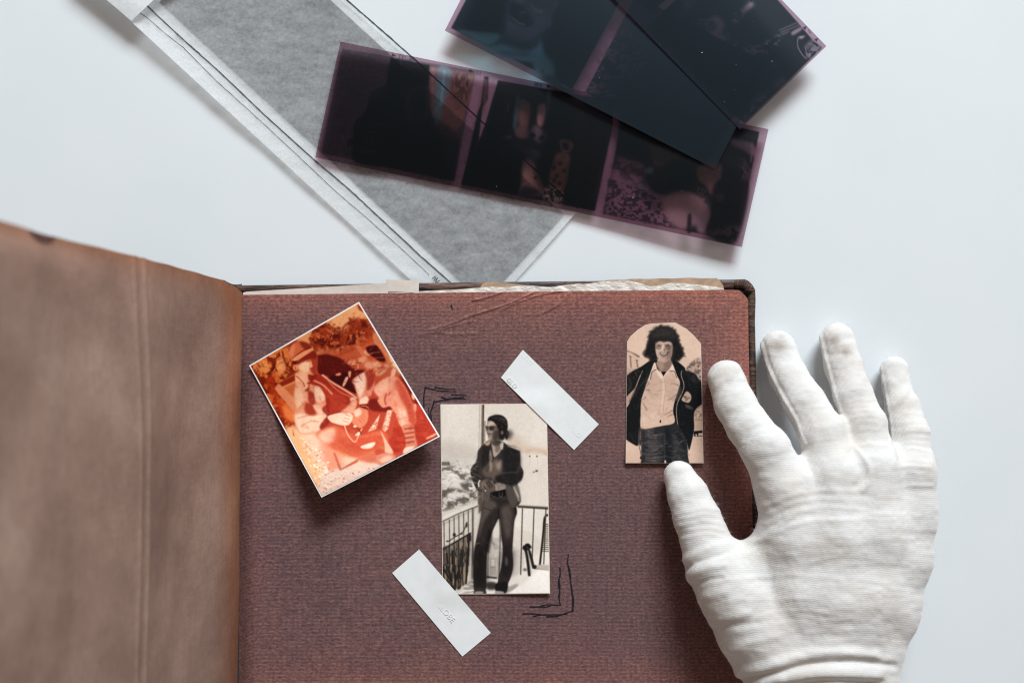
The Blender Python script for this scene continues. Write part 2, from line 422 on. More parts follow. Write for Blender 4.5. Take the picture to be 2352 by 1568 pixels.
# ---- the sunlit orange print: a man in a cap sitting on a slatted seat
def paint_orange():
    c = Canvas(1549, 1568, .55, (222, 152, 98), 3)
    P, L, D = c.poly, c.line, c.dot
    P([(0, 380), (900, 0), (1100, 300), (700, 420), (350, 420)], (224, 160, 106), 30)
    P([(700, 60), (900, 40), (1000, 260), (820, 260), (640, 240)], (230, 172, 120), 30)
    # left foliage
    P([(40, 530), (200, 450), (330, 385), (420, 350), (420, 560), (330, 640), (260, 700), (330, 800), (400, 880), (420, 1050), (370, 1110), (150, 900), (0, 620), (0, 500)], (122, 42, 14), 12)
    P([(0, 560), (10, 500), (200, 440), (340, 390), (390, 450), (330, 620), (240, 720), (380, 860), (400, 1040), (330, 1040), (130, 780)], (226, 140, 74), 6, .9, tex=((38, 30), .52, 5))
    P([(180, 640), (260, 600), (250, 720), (380, 880), (400, 960), (330, 950), (230, 800)], (196, 70, 22), 12, .7)
    P([(100, 520), (170, 490), (200, 560), (150, 590), (110, 560)], (238, 160, 92), 9, .8)
    P([(255, 490), (310, 470), (330, 560), (290, 600), (260, 560)], (236, 164, 104), 8, .85)
    L([(180, 600), (230, 560), (250, 500)], 9, (80, 22, 8), 4); L([(300, 420), (320, 500), (370, 560)], 9, (90, 26, 8), 4)
    P([(300, 830), (400, 880), (400, 960), (330, 930)], (240, 150, 88), 12, .8)
    # background tree
    P([(520, 330), (545, 255), (640, 222), (700, 262), (790, 275), (800, 210), (870, 180), (960, 200), (1015, 290), (985, 350), (850, 400), (720, 450), (600, 440), (530, 400)], (150, 62, 26), 9)
    P([(520, 330), (545, 255), (640, 222), (700, 262), (790, 275), (800, 210), (870, 180), (960, 200), (1015, 290), (985, 350), (850, 400), (720, 450), (600, 440), (530, 400)], (84, 24, 8), 6, .9, tex=((44, 40), .5, 6))
    P([(540, 300), (640, 240), (760, 300), (900, 250), (960, 330), (760, 420), (600, 420)], (214, 128, 76), 6, .75, tex=((26, 24), .6, 7))
    P([(560, 400), (700, 400), (800, 380), (720, 450), (580, 450)], (205, 120, 76), 10, .7)
    P([(870, 70), (900, 90), (930, 130), (880, 110)], (140, 60, 30), 6)
    P([(930, 180), (1000, 220), (1030, 290), (985, 300)], (165, 84, 50), 8)
    for _ in range(230):
        t = c.rng.random(); q = [(525, 390), (530, 320), (560, 250), (640, 222), (700, 262), (790, 270), (805, 205), (870, 180), (960, 200), (1010, 280)]; i = int(t * 9); f_ = t * 9 - i
        x = q[i][0] * (1 - f_) + q[i + 1][0] * f_ + c.rng.normal() * 18; y = q[i][1] * (1 - f_) + q[i + 1][1] * f_ + c.rng.normal() * 16
        D(x, y, 4 + 9 * c.rng.random(), 4 + 7 * c.rng.random(), (110, 38, 14) if c.rng.random() < .6 else (196, 112, 62), 4, .6)
    # fence and clutter at right
    P([(690, 460), (960, 330), (990, 350), (1140, 520), (1230, 640), (1000, 700), (820, 560)], (190, 96, 60), 8)
    P([(690, 455), (960, 335), (985, 352), (720, 474)], (178, 84, 46), 4, smooth=False)
    P([(850, 385), (880, 375), (1010, 560), (975, 565)], (206, 122, 82), 3, smooth=False)
    P([(830, 560), (900, 520), (1010, 470), (1020, 490), (880, 570)], (196, 104, 66), 3, smooth=False)
    for q in [[(795, 505), (845, 490), (860, 520), (820, 530)], [(875, 480), (920, 465), (930, 500), (890, 515)], [(920, 520), (960, 500), (985, 545), (940, 555)], [(980, 500), (1050, 520), (1030, 560), (990, 540)], [(1005, 580), (1080, 555), (1110, 570), (1020, 610)], [(970, 600), (1000, 620), (990, 640)], [(915, 420), (950, 410), (960, 450), (930, 450)], [(1060, 530), (1110, 520), (1120, 560)]]:
        P(q, (232, 172, 138), 6, .8)
    P([(935, 395), (1000, 378), (1030, 400), (1080, 492), (1040, 500), (990, 470), (950, 440)], (66, 14, 10), 4)
    L([(950, 440), (1040, 430)], 5, (200, 120, 80), 2, .8); L([(990, 475), (1070, 470)], 5, (200, 120, 80), 2, .8)
    P([(985, 295), (1030, 290), (1080, 380), (1150, 540), (1210, 620), (1180, 640), (1110, 540), (1060, 420), (990, 340)], (208, 134, 92), 5)
    P([(1090, 400), (1110, 410), (1205, 570), (1190, 590), (1140, 545)], (246, 206, 158), 5)
    P([(1090, 560), (1150, 545), (1180, 600), (1140, 640), (1080, 640)], (190, 104, 72), 5); P([(1130, 560), (1160, 560), (1140, 630), (1120, 620)], (235, 180, 150), 4)
    # red ground right
    P([(1020, 880), (1150, 860), (1290, 700), (1420, 880), (1560, 1060), (1500, 1140), (1300, 1240), (1150, 1250), (1060, 1120)], (178, 62, 38), 8)
    P([(1020, 880), (1150, 860), (1290, 700), (1420, 880), (1560, 1060), (1500, 1140), (1300, 1240), (1150, 1250), (1060, 1120)], (204, 84, 56), 6, .7, tex=((30, 60), .52, 4))
    P([(1180, 600), (1260, 680), (1330, 800), (1290, 820), (1230, 720)], (120, 34, 18), 8)
    P([(1280, 740), (1305, 745), (1300, 790), (1280, 780)], (244, 190, 160), 4); P([(1290, 820), (1315, 830), (1305, 890), (1288, 870)], (240, 180, 146), 4)
    P([(1390, 1078), (1460, 1040), (1470, 1052), (1400, 1085)], (246, 190, 160), 3)
    # pale ground
    P([(330, 1030), (450, 1010), (620, 1090), (720, 1200), (880, 1230), (1060, 1290), (1080, 1330), (640, 1600), (540, 1600), (400, 1300)], (246, 210, 182), 14)
    P([(480, 600), (900, 560), (1100, 800), (1120, 1060), (900, 1180), (600, 1080)], (188, 82, 54), 12)
    P([(1000, 1150), (1150, 1190), (1240, 1190), (1150, 1260), (1040, 1270)], (206, 96, 70), 8)
    P([(330, 1000), (420, 1030), (480, 1120), (560, 1300), (600, 1530), (500, 1520), (380, 1250)], (244, 186, 130), 22, .8)
    P([(600, 1080), (720, 1150), (760, 1320), (660, 1330), (600, 1200)], (238, 158, 126), 22, .9)
    P([(660, 1330), (1060, 1270), (1180, 1260), (1000, 1400), (620, 1600), (540, 1560)], (240, 214, 196), 14)
    c.speckle([(470, 1120), (600, 1150), (700, 1350), (1050, 1290), (640, 1510), (560, 1450)], (206, 142, 108), 420, 5, .6)
    c.speckle([(420, 1060), (640, 1200), (700, 1500), (600, 1520)], (255, 236, 214), 220, 6, .7)
    # chair post
    P([(240, 705), (275, 665), (330, 720), (450, 860), (470, 920), (400, 900)], (226, 148, 104), 4, smooth=False)
    P([(275, 664), (405, 600), (412, 640), (300, 690)], (138, 46, 22), 4, smooth=False)
    P([(315, 700), (400, 660), (395, 780)], (196, 108, 62), 5, smooth=False)
    # dark seat back behind the man
    P([(555, 470), (600, 448), (660, 450), (745, 480), (790, 520), (850, 560), (930, 572), (860, 640), (870, 740), (760, 690), (640, 610), (575, 590)], (88, 22, 14), 5)
    P([(640, 640), (700, 600), (720, 610), (790, 570), (800, 640), (860, 740), (760, 700)], (60, 12, 10), 6)
    P([(700, 600), (735, 585), (745, 600), (720, 610)], (226, 150, 118), 3); P([(755, 680), (780, 620), (800, 625), (770, 685)], (240, 186, 156), 3); P([(800, 580), (820, 575), (815, 620), (803, 615)], (232, 170, 140), 3)
    # torso in shade
    P([(480, 610), (560, 600), (660, 640), (780, 710), (880, 775), (880, 830), (820, 880), (680, 910), (560, 880), (470, 760)], (164, 56, 34), 5)
    P([(600, 680), (700, 720), (800, 800), (760, 870), (680, 860)], (190, 80, 54), 14, .7)
    L([(600, 600), (680, 660), (780, 720), (870, 780)], 13, (240, 188, 158), 3); L([(640, 640), (720, 720), (830, 775)], 7, (220, 140, 108), 3)
    L([(530, 640), (610, 680), (680, 750)], 14, (228, 152, 118), 3)
    # near arm and jacket front
    P([(402, 590), (440, 620), (480, 660), (560, 690), (620, 760), (640, 900), (660, 915), (590, 1020), (440, 1052), (395, 950), (400, 850), (388, 770), (400, 690)], (232, 162, 124), 4)
    P([(395, 905), (500, 900), (650, 905), (600, 1010), (500, 1040), (430, 1030)], (250, 212, 182), 10)
    P([(395, 720), (440, 700), (470, 800), (420, 850), (400, 800)], (246, 196, 162), 10, .9)
    P([(480, 810), (530, 840), (560, 900), (500, 905), (470, 870)], (160, 60, 38), 7, .9)
    P([(500, 720), (550, 760), (540, 850), (500, 800)], (150, 52, 34), 6, .9); P([(455, 690), (500, 650), (500, 720), (470, 720)], (120, 36, 24), 5, .9)
    P([(545, 690), (590, 700), (625, 780), (580, 810), (550, 790)], (248, 206, 176), 4)
    P([(530, 830), (600, 840), (640, 900), (590, 905)], (244, 196, 166), 4); P([(600, 860), (640, 830), (660, 890), (640, 910)], (140, 44, 30), 4, .9)
    P([(585, 985), (650, 905), (668, 935), (640, 985), (600, 1020)], (150, 52, 34), 5)
    L([(410, 930), (470, 915), (500, 905)], 6, (196, 112, 80), 4, .8); L([(440, 990), (520, 950), (580, 960)], 6, (214, 140, 104), 4, .8); L([(430, 850), (480, 800)], 6, (190, 104, 70), 4, .8)
    P([(402, 600), (430, 600), (500, 680), (455, 720), (405, 660)], (240, 178, 140), 4); L([(405, 610), (450, 650), (470, 690)], 5, (130, 44, 26), 2)
    # far arm
    P([(830, 640), (915, 580), (960, 560), (1000, 640), (985, 720), (940, 770), (955, 800), (890, 835), (868, 760), (850, 690)], (226, 156, 124), 4)
    P([(845, 650), (915, 590), (930, 660), (900, 760), (880, 760)], (250, 210, 184), 6)
    P([(930, 580), (985, 560), (1000, 640), (960, 720), (940, 740), (940, 640)], (160, 58, 40), 6, .9)
    P([(885, 790), (940, 765), (955, 800), (920, 830), (890, 830)], (250, 206, 178), 4); D(955, 740, 22, 26, (226, 150, 120), 4)
    D(835, 790, 24, 20, (246, 196, 168), 4)
    P([(830, 800), (870, 800), (830, 900), (740, 890), (780, 850)], (236, 172, 140), 6)
    # near-side knee
    P([(960, 790), (1060, 790), (1130, 870), (1040, 880), (960, 860)], (120, 34, 22), 6)
    P([(990, 710), (1040, 650), (1120, 612), (1180, 632), (1245, 720), (1295, 860), (1312, 950), (1260, 990), (1200, 995), (1150, 890), (1120, 840), (1060, 850), (1020, 800), (1030, 770)], (232, 160, 130), 4)
    P([(1180, 635), (1270, 780), (1312, 950), (1270, 980), (1230, 850), (1160, 690)], (196, 92, 66), 10)
    P([(1000, 720), (1050, 660), (1100, 640), (1090, 720), (1030, 760)], (244, 188, 158), 10, .9)
    L([(1090, 740), (1075, 790), (1085, 830)], 8, (150, 56, 38), 4); L([(1120, 730), (1100, 760)], 7, (170, 74, 52), 4)
    P([(1180, 850), (1230, 860), (1250, 980), (1200, 985)], (250, 204, 176), 9, .8)
    P([(1205, 992), (1285, 972), (1305, 1060), (1320, 1150), (1260, 1190), (1235, 1160), (1228, 1070)], (222, 146, 116), 4)
    for yy in (1005, 1040, 1075, 1110): L([(1222, yy + 6), (1262, yy), (1298, yy - 6)], 9, (150, 56, 40), 3, .9)
    P([(1230, 1150), (1300, 1140), (1270, 1180), (1215, 1195)], (250, 216, 190), 4)
    # chair slats below
    P([(945, 1035), (1040, 895), (1010, 1010)], (246, 206, 180), 3, smooth=False); P([(1055, 1010), (1095, 868), (1140, 866), (1110, 1000), (1075, 1035)], (246, 200, 172), 3, smooth=False)
    c.speckle([(955, 1030), (1040, 900), (1010, 1010)], (200, 120, 90), 30, 5); c.speckle([(1055, 1010), (1095, 868), (1140, 866), (1110, 1000)], (200, 120, 90), 40, 5)
    P([(1130, 870), (1160, 900), (1120, 1090), (1090, 1060)], (196, 88, 60), 4, smooth=False)
    # lap and thigh
    P([(560, 1060), (620, 1010), (720, 990), (860, 1060), (1050, 1020), (1100, 1100), (1010, 1160), (880, 1225), (760, 1190), (650, 1140)], (222, 116, 82), 9)
    P([(565, 1060), (640, 1010), (700, 1010), (680, 1100), (620, 1120)], (248, 202, 172), 14)
    P([(720, 1090), (900, 1080), (1080, 1060), (1000, 1150), (860, 1180)], (212, 98, 66), 12, .9)
    P([(895, 1140), (1000, 1108), (980, 1150), (920, 1160)], (250, 222, 198), 3)
    P([(1040, 1020), (1090, 1100), (1140, 1190), (1080, 1190), (1070, 1110)], (246, 196, 166), 4)
    P([(685, 1190), (700, 1190), (745, 1310), (880, 1230), (870, 1260), (735, 1325)], (202, 112, 84), 4, smooth=False)
    P([(985, 1225), (1080, 1190), (1150, 1210), (1150, 1250), (1060, 1285), (1000, 1260)], (232, 156, 126), 5); P([(1040, 1240), (1110, 1210), (1130, 1240), (1060, 1265)], (250, 204, 178), 6)
    P([(870, 1230), (990, 1190), (1000, 1260), (900, 1250)], (222, 130, 100), 8)
    # hands
    P([(840, 890), (890, 845), (945, 870), (945, 950), (900, 1000), (850, 985), (820, 940)], (230, 148, 112), 3)
    P([(840, 880), (880, 855), (900, 890), (860, 920)], (250, 206, 178), 5)
    P([(648, 912), (760, 885), (830, 905), (820, 960), (780, 985), (700, 970), (660, 950)], (252, 214, 186), 3)
    for a in ([(775, 900), (815, 915)], [(765, 925), (815, 940)], [(760, 945), (805, 965)], [(870, 930), (900, 960)], [(890, 915), (920, 940)], [(905, 900), (930, 920)]): L(a, 4, (196, 108, 78), 2.5, .8)
    P([(890, 825), (955, 825), (960, 860), (930, 860), (890, 845)], (124, 38, 26), 3); L([(895, 835), (930, 838), (955, 855)], 5, (230, 170, 140), 1.5)
    L([(770, 985), (800, 1060), (850, 1108), (880, 1050), (905, 1005)], 9, (246, 190, 158), 2); D(850, 990, 14, 9, (250, 214, 190), 2)
    L([(870, 1000), (900, 1050)], 7, (130, 44, 30), 2)
    P([(850, 1060), (880, 1030), (885, 1055)], (250, 224, 200), 2)
    c.folds([(400, 620), (500, 690), (620, 760), (640, 900), (590, 1010), (440, 1040), (395, 900)], 90, 60, 60, (170, 84, 56), (255, 222, 196), 13, .3, .4, 6)
    c.folds([(480, 620), (660, 650), (870, 780), (800, 880), (560, 880)], 70, 50, 70, (96, 24, 16), (214, 112, 82), 13, .3, .4, 6)
    c.folds([(990, 710), (1120, 620), (1245, 720), (1300, 950), (1200, 990), (1120, 840)], 80, 70, 70, (168, 70, 48), (252, 204, 178), 13, .3, .4, 6)
    c.folds([(560, 1060), (720, 990), (1080, 1030), (1000, 1160), (700, 1150)], 60, 20, 80, (186, 82, 54), (246, 176, 140), 13, .3, .4, 6)
    c.folds([(830, 640), (960, 570), (990, 700), (900, 830)], 40, 70, 50, (150, 60, 42), (255, 222, 200), 13, .3, .4, 6)
    c.folds([(690, 455), (985, 340), (1230, 640), (1000, 700), (820, 560)], 70, -30, 50, (96, 34, 22), (250, 200, 165), 9, .6)
    c.folds([(1150, 880), (1290, 740), (1490, 1060), (1250, 1190)], 110, -25, 50, (140, 40, 24), (226, 122, 90), 7, .45)
    c.folds([(60, 540), (340, 390), (400, 560), (250, 700), (400, 1040), (330, 1040)], 120, -60, 46, (70, 18, 6), (246, 176, 104), 9, .6, 1.)
    c.folds([(525, 330), (640, 225), (800, 270), (960, 200), (1000, 340), (720, 440), (560, 420)], 150, -50, 30, (66, 18, 6), (214, 128, 74), 9, .6, 1.2)
    c.folds([(570, 470), (745, 480), (930, 572), (870, 730), (640, 610)], 50, 30, 70, (54, 10, 8), (140, 52, 36), 8, .5)
    # neck, head and cap
    P([(430, 580), (500, 590), (520, 640), (470, 660), (432, 620)], (240, 180, 142), 4); P([(500, 590), (560, 600), (530, 650), (500, 640)], (130, 40, 24), 5, .9)
    P([(405, 510), (430, 470), (520, 430), (556, 430), (566, 480), (562, 540), (545, 600), (505, 598), (445, 575), (412, 545)], (232, 158, 116), 3)
    P([(505, 500), (566, 460), (568, 540), (545, 605), (510, 560)], (150, 52, 30), 6, .85)
    P([(405, 505), (530, 420), (560, 440), (560, 475), (500, 490), (430, 525)], (128, 42, 22), 5)
    P([(430, 520), (500, 495), (515, 530), (490, 585), (440, 565)], (250, 206, 166), 8, .9)
    P([(515, 495), (530, 540), (508, 545)], (238, 170, 128), 3); L([(506, 556), (536, 547)], 5, (140, 50, 32), 3, .8); L([(484, 503), (508, 495)], 6, (104, 34, 20), 4, .8)
    D(400, 545, 20, 26, (228, 148, 106), 3); L([(392, 535), (402, 550), (398, 562)], 4, (140, 56, 34), 1.5)
    P([(378, 495), (410, 490), (405, 525), (382, 515)], (90, 26, 14), 4)
    P([(343, 450), (350, 400), (388, 362), (450, 350), (508, 372), (532, 408), (440, 455), (380, 495)], (204, 112, 70), 3)
    P([(430, 350), (500, 365), (525, 400), (470, 410)], (120, 40, 22), 7, .85); P([(350, 440), (365, 390), (400, 370), (390, 440), (375, 480)], (224, 140, 96), 7, .9)
    L([(376, 480), (440, 430), (515, 392)], 6, (96, 30, 16), 2); L([(350, 420), (362, 385), (385, 362)], 4, (120, 44, 24), 2)
    P([(378, 480), (440, 440), (522, 400), (532, 412), (470, 455), (400, 497)], (230, 156, 112), 2.5)
    c.mottle(160, .08); c.mottle(46, .06); c.mottle(14, .07); c.a = np.stack([gblur(c.a[..., i], .9) for i in range(3)], -1); c.a = np.clip(c.a, 0, 1) ** np.array([1.02, 1.22, 1.20]); c.mottle(7, .10); c.grain(.08, 5)
    return c

# ---- the tall sepia print: a man in a dark jacket standing on a balcony
def paint_balcony():
    c = Canvas(949, 1568, .36, (222, 212, 202), 5)
    P, L, D = c.poly, c.line, c.dot
    P([(40, 50), (880, 50), (880, 420), (40, 420)], (224, 215, 205), 10, smooth=False)
    P([(40, 360), (200, 340), (330, 400), (330, 480), (200, 500), (40, 470)], (206, 196, 186), 28, .8)
    P([(560, 300), (660, 320), (760, 390), (880, 400), (880, 450), (620, 440)], (214, 194, 176), 24, .8)
    P([(660, 430), (880, 440), (880, 830), (640, 830)], (224, 214, 204), 10, smooth=False)
    L([(700, 415), (780, 400), (870, 430)], 20, (198, 178, 160), 12, .7)
    for x in (735, 790): D(x, 453, 5, 6, (70, 60, 54), 1.5)
    D(788, 566, 12, 8, (120, 110, 104), 2); D(765, 575, 8, 6, (140, 130, 122), 2); L([(735, 460), (735, 520)], 4, (206, 196, 186), 3); L([(790, 460), (800, 520)], 4, (206, 196, 186), 3)
    # town below the balcony
    P([(45, 470), (330, 470), (330, 830), (45, 880)], (214, 206, 196), 6, smooth=False)
    P([(50, 495), (115, 495), (118, 525), (50, 525)], (130, 124, 118), 3, smooth=False)
    P([(50, 545), (160, 530), (250, 560), (330, 590), (330, 640), (220, 640), (130, 600), (50, 570)], (128, 122, 114), 7, .95, tex=((26, 40), .46, 5))
    P([(180, 560), (300, 545), (290, 585), (230, 580)], (226, 220, 212), 4)
    P([(50, 620), (140, 610), (260, 660), (330, 700), (200, 700), (50, 660)], (224, 216, 208), 6)
    P([(200, 660), (330, 650), (330, 720), (240, 720)], (110, 104, 98), 7, .9, tex=((24, 30), .45, 5)); P([(270, 740), (330, 730), (330, 780), (280, 780)], (120, 112, 106), 6, .9, tex=((20, 24), .45, 5))
    P([(50, 720), (150, 700), (260, 740), (300, 790), (180, 840), (50, 870)], (116, 110, 102), 8, .95, tex=((28, 40), .45, 5))
    P([(100, 740), (220, 735), (200, 770), (110, 800)], (222, 214, 206), 6); P([(150, 615), (190, 612), (180, 635), (150, 630)], (236, 230, 222), 3)
    P([(80, 590), (140, 585), (190, 610), (120, 608)], (232, 226, 218), 4)
    # balcony floor, white wall and house beyond
    P([(45, 900), (340, 810), (330, 1400), (180, 1520), (50, 1400)], (216, 207, 197), 4, smooth=False)
    P([(620, 860), (880, 860), (885, 1510), (520, 1520), (400, 1420), (400, 940), (500, 930)], (228, 220, 211), 5, smooth=False)
    P([(420, 1090), (520, 1090), (500, 1400), (400, 1400)], (206, 197, 188), 5, smooth=False)
    for i in range(9): L([(430, 950 + i * 17), (515, 945 + i * 17)], 5, (196, 187, 178), 2, .8)
    P([(425, 1240), (472, 1240), (470, 1375), (425, 1375)], (182, 172, 163), 3, smooth=False); L([(430, 1310), (470, 1310)], 4, (150, 140, 132), 1.5); P([(434, 1250), (464, 1250), (462, 1300), (434, 1300)], (206, 198, 190), 2, smooth=False)
    P([(620, 1000), (820, 1100), (820, 1180), (640, 1260), (600, 1180)], (218, 208, 198), 14, .8); P([(600, 1190), (680, 1190), (680, 1330), (590, 1380)], (206, 197, 188), 10, .7)
    P([(180, 1520), (300, 1400), (420, 1410), (640, 1480), (880, 1330), (890, 1515), (180, 1522)], (228, 221, 213), 4, smooth=False)
    P([(185, 1515), (290, 1410), (310, 1500)], (150, 142, 134), 6, .7, tex=((10, 60), .5, 6))
    P([(540, 1480), (640, 1440), (620, 1490), (560, 1510)], (170, 162, 154), 6, .9)
    # panel with hoarding letters behind the left railing
    P([(40, 1170), (120, 1130), (275, 1045), (285, 1070), (240, 1440), (150, 1490), (40, 1380), (40, 1290)], (120, 108, 98), 4, smooth=False)
    P([(30, 1180), (150, 1120), (275, 1060), (262, 1250), (245, 1420), (160, 1490), (60, 1420), (30, 1300)], (58, 54, 52), 3, .9, tex=((60, 14), .5, 8))
    P([(30, 1180), (150, 1120), (275, 1060), (262, 1250), (245, 1420), (160, 1490), (60, 1420), (30, 1300)], (196, 168, 140), 3, .7, tex=((60, 16), .62, 8))
    for a in ([(75, 1330), (110, 1400)], [(110, 1340), (125, 1420)], [(150, 1320), (160, 1420)], [(190, 1290), (175, 1400)], [(90, 1200), (100, 1290)], [(140, 1180), (135, 1290)]): L(a, 14, (34, 32, 34), 3, .8)
    # railings
    P([(48, 920), (335, 808), (340, 835), (48, 965)], (226, 218, 208), 3, smooth=False); L([(48, 962), (200, 890), (335, 836)], 9, (104, 96, 90), 2.5, .9); L([(48, 985), (330, 850)], 10, (170, 160, 150), 5, .7)
    for i, x in enumerate((70, 112, 148, 185, 222, 258, 290)):
        L([(x, 960 - i * 18), (x + 4, 1300)], 7, (84, 78, 74), 2, .9); L([(x + 8, 960 - i * 18), (x + 10, 1200)], 5, (214, 204, 194), 2, .5)
    for i, x in enumerate((110, 150, 180, 212, 240)): L([(x, 1150), (x + 4, 1440 - i * 4)], 6, (60, 56, 54), 2, .85)
    for x in (290, 300): L([(x, 850), (x - 4, 1400)], 6, (110, 100, 94), 2, .8)
    L([(58, 1175), (120, 1140), (280, 1045)], 9, (52, 48, 47), 2); L([(268, 1050), (240, 1440)], 12, (44, 42, 42), 2.5)
    L([(110, 1110), (150, 1080), (215, 1040), (250, 960)], 6, (60, 54, 50), 2); D(150, 1060, 12, 14, (60, 54, 50), 3); D(205, 1052, 12, 6, (70, 62, 58), 3); D(245, 985, 8, 20, (80, 72, 66), 3); D(98, 1110, 12, 6, (70, 62, 58), 3)
    P([(640, 832), (880, 845), (880, 865), (640, 850)], (92, 82, 74), 2.5, smooth=False); L([(640, 832), (880, 846)], 5, (170, 158, 148), 2)
    for x0, x1 in ((678, 664), (768, 752), (860, 843)): L([(x0, 855), (x1, 1370 if x0 < 700 else 1290)], 7, (62, 58, 55), 2)
    L([(500, 940), (505, 1100), (495, 1390)], 6, (92, 84, 80), 2); L([(414, 1100), (410, 1400)], 5, (110, 100, 94), 2)
    L([(398, 1385), (480, 1395)], 12, (60, 56, 54), 4); L([(400, 1415), (470, 1418)], 9, (232, 226, 218), 3); P([(400, 1430), (470, 1430), (470, 1480), (405, 1480)], (62, 56, 52), 8, .9)
    # chairs at right
    L([(690, 1155), (712, 1200), (732, 1380)], (34, 20), (48, 44, 42), 3); L([(712, 1160), (735, 1200), (765, 1320)], 20, (52, 48, 45), 3); L([(700, 1150), (720, 1140), (740, 1165)], 26, (40, 37, 36), 3); L([(718, 1180), (738, 1300), (745, 1360)], 8, (190, 180, 170), 2.5)
    D(692, 1155, 12, 13, (40, 37, 36), 2); D(775, 1310, 16, 16, (50, 46, 44), 3); D(698, 1330, 16, 12, (140, 130, 124), 4)
    L([(880, 905), (850, 930), (838, 1060), (812, 1300)], 15, (50, 44, 40), 2.5); L([(868, 900), (848, 930)], 9, (120, 104, 90), 2)
    for i in range(14): L([(846 - i * 1.5, 980 + i * 16), (884, 980 + i * 16)], 6, (78, 66, 56), 2, .9)
    P([(800, 1290), (885, 1295), (885, 1335), (780, 1325)], (196, 184, 172), 4, smooth=False); L([(780, 1322), (885, 1335)], 5, (130, 120, 112), 2)
    P([(700, 1420), (800, 1330), (886, 1336), (888, 1512), (560, 1518)], (236, 230, 223), 5, smooth=False)
    # flag pole
    P([(345, 52), (380, 52), (370, 340), (365, 600), (370, 800), (330, 830), (333, 600), (340, 340)], (160, 142, 128), 2.5, smooth=False)
    P([(348, 52), (360, 52), (352, 600), (338, 600)], (226, 216, 206), 3, smooth=False); L([(376, 52), (372, 360)], 9, (82, 70, 62), 2)
    P([(335, 590), (365, 590), (372, 860), (338, 900)], (110, 100, 92), 5, smooth=False)
    # legs
    P([(372, 800), (430, 770), (540, 770), (620, 830), (635, 890), (615, 960), (605, 1100), (600, 1180), (606, 1300), (590, 1380), (560, 1450), (545, 1480), (490, 1480), (490, 1400), (515, 1300), (525, 1180), (512, 1060), (500, 940), (470, 980), (430, 1080), (405, 1200), (398, 1400), (400, 1460), (380, 1500), (310, 1495), (298, 1420), (300, 1250), (312, 1140), (340, 1000), (360, 900)], (64, 56, 53), 3)
    P([(372, 805), (430, 790), (480, 830), (420, 900), (380, 960), (350, 1060), (330, 1100), (352, 940)], (112, 101, 94), 10, .9)
    P([(510, 860), (580, 830), (600, 900), (590, 1040), (560, 1100), (530, 1000)], (112, 100, 93), 13, .85)
    P([(300, 1180), (390, 1160), (398, 1300), (395, 1440), (310, 1440), (300, 1300)], (38, 35, 35), 26, .8)
    P([(530, 1180), (600, 1180), (600, 1290), (575, 1370), (510, 1370), (520, 1260)], (42, 38, 38), 24, .75); P([(545, 1230), (565, 1250), (560, 1300), (545, 1290)], (116, 106, 100), 6, .8)
    P([(430, 1000), (440, 1080), (412, 1200), (390, 1150), (400, 1080)], (36, 33, 33), 8, .8); L([(310, 1165), (350, 1150), (390, 1165)], 7, (36, 33, 34), 5, .6); L([(530, 1165), (570, 1150), (605, 1160)], 7, (36, 33, 34), 5, .6); L([(315, 1135), (345, 1120)], 8, (120, 110, 104), 3)
    L([(380, 850), (430, 870), (470, 860)], 5, (50, 44, 42), 2.5, .8); L([(495, 860), (495, 930)], 6, (34, 31, 31), 2.5); L([(620, 850), (628, 900)], 9, (34, 31, 31), 3)
    P([(310, 1480), (350, 1470), (392, 1490), (390, 1520), (308, 1522)], (70, 64, 62), 4); P([(315, 1500), (370, 1500), (370, 1522), (312, 1522)], (170, 162, 156), 4)
    P([(470, 1440), (560, 1430), (550, 1510), (480, 1510)], (40, 37, 38), 4); P([(470, 1495), (530, 1500), (530, 1520), (470, 1520)], (176, 168, 162), 4)
    # jacket
    P([(384, 352), (430, 330), (520, 340), (570, 370), (640, 390), (660, 430), (662, 520), (685, 570), (672, 630), (640, 665), (655, 730), (662, 810), (600, 855), (560, 790), (420, 790), (375, 800), (372, 730), (330, 715), (300, 660), (275, 580), (290, 530), (325, 480), (335, 410)], (74, 66, 62), 3)
    P([(540, 380), (640, 395), (655, 440), (660, 520), (610, 600), (540, 600), (520, 480)], (46, 44, 46), 12, .9)
    P([(380, 370), (430, 400), (440, 470), (420, 540), (370, 530), (360, 440)], (54, 48, 46), 8, .9)
    P([(560, 372), (640, 385), (655, 410), (590, 385)], (214, 204, 194), 3, .9)
    P([(420, 500), (500, 470), (520, 560), (480, 650), (430, 620), (360, 590)], (128, 113, 103), 12, .85); P([(470, 500), (520, 490), (500, 560), (480, 550)], (176, 160, 148), 9, .8)
    P([(430, 400), (445, 470), (440, 560), (425, 560), (420, 450)], (168, 152, 142), 4, .9); L([(450, 380), (455, 450), (440, 500)], 6, (40, 36, 35), 2.5)
    P([(480, 600), (580, 590), (670, 570), (672, 630), (620, 670), (520, 670), (470, 640)], (52, 48, 48), 7, .95); L([(480, 590), (560, 580), (650, 575)], 8, (104, 94, 88), 4, .8); L([(500, 660), (600, 665)], 8, (34, 32, 33), 3)
    P([(280, 560), (330, 530), (340, 600), (370, 640), (340, 690), (310, 660)], (62, 56, 53), 4); L([(285, 580), (330, 600), (360, 620)], 7, (128, 116, 108), 3, .8); L([(290, 545), (325, 560)], 6, (150, 138, 128), 3, .8); L([(300, 620), (340, 640)], 6, (120, 108, 100), 3, .8)
    P([(600, 690), (645, 680), (660, 740), (662, 810), (625, 770)], (142, 132, 124), 6, .9); L([(610, 690), (650, 770)], 6, (226, 218, 210), 3, .9); L([(620, 720), (650, 800)], 5, (220, 212, 204), 3, .8)
    P([(545, 680), (600, 700), (640, 800), (600, 852), (565, 780)], (104, 96, 90), 6, .9)
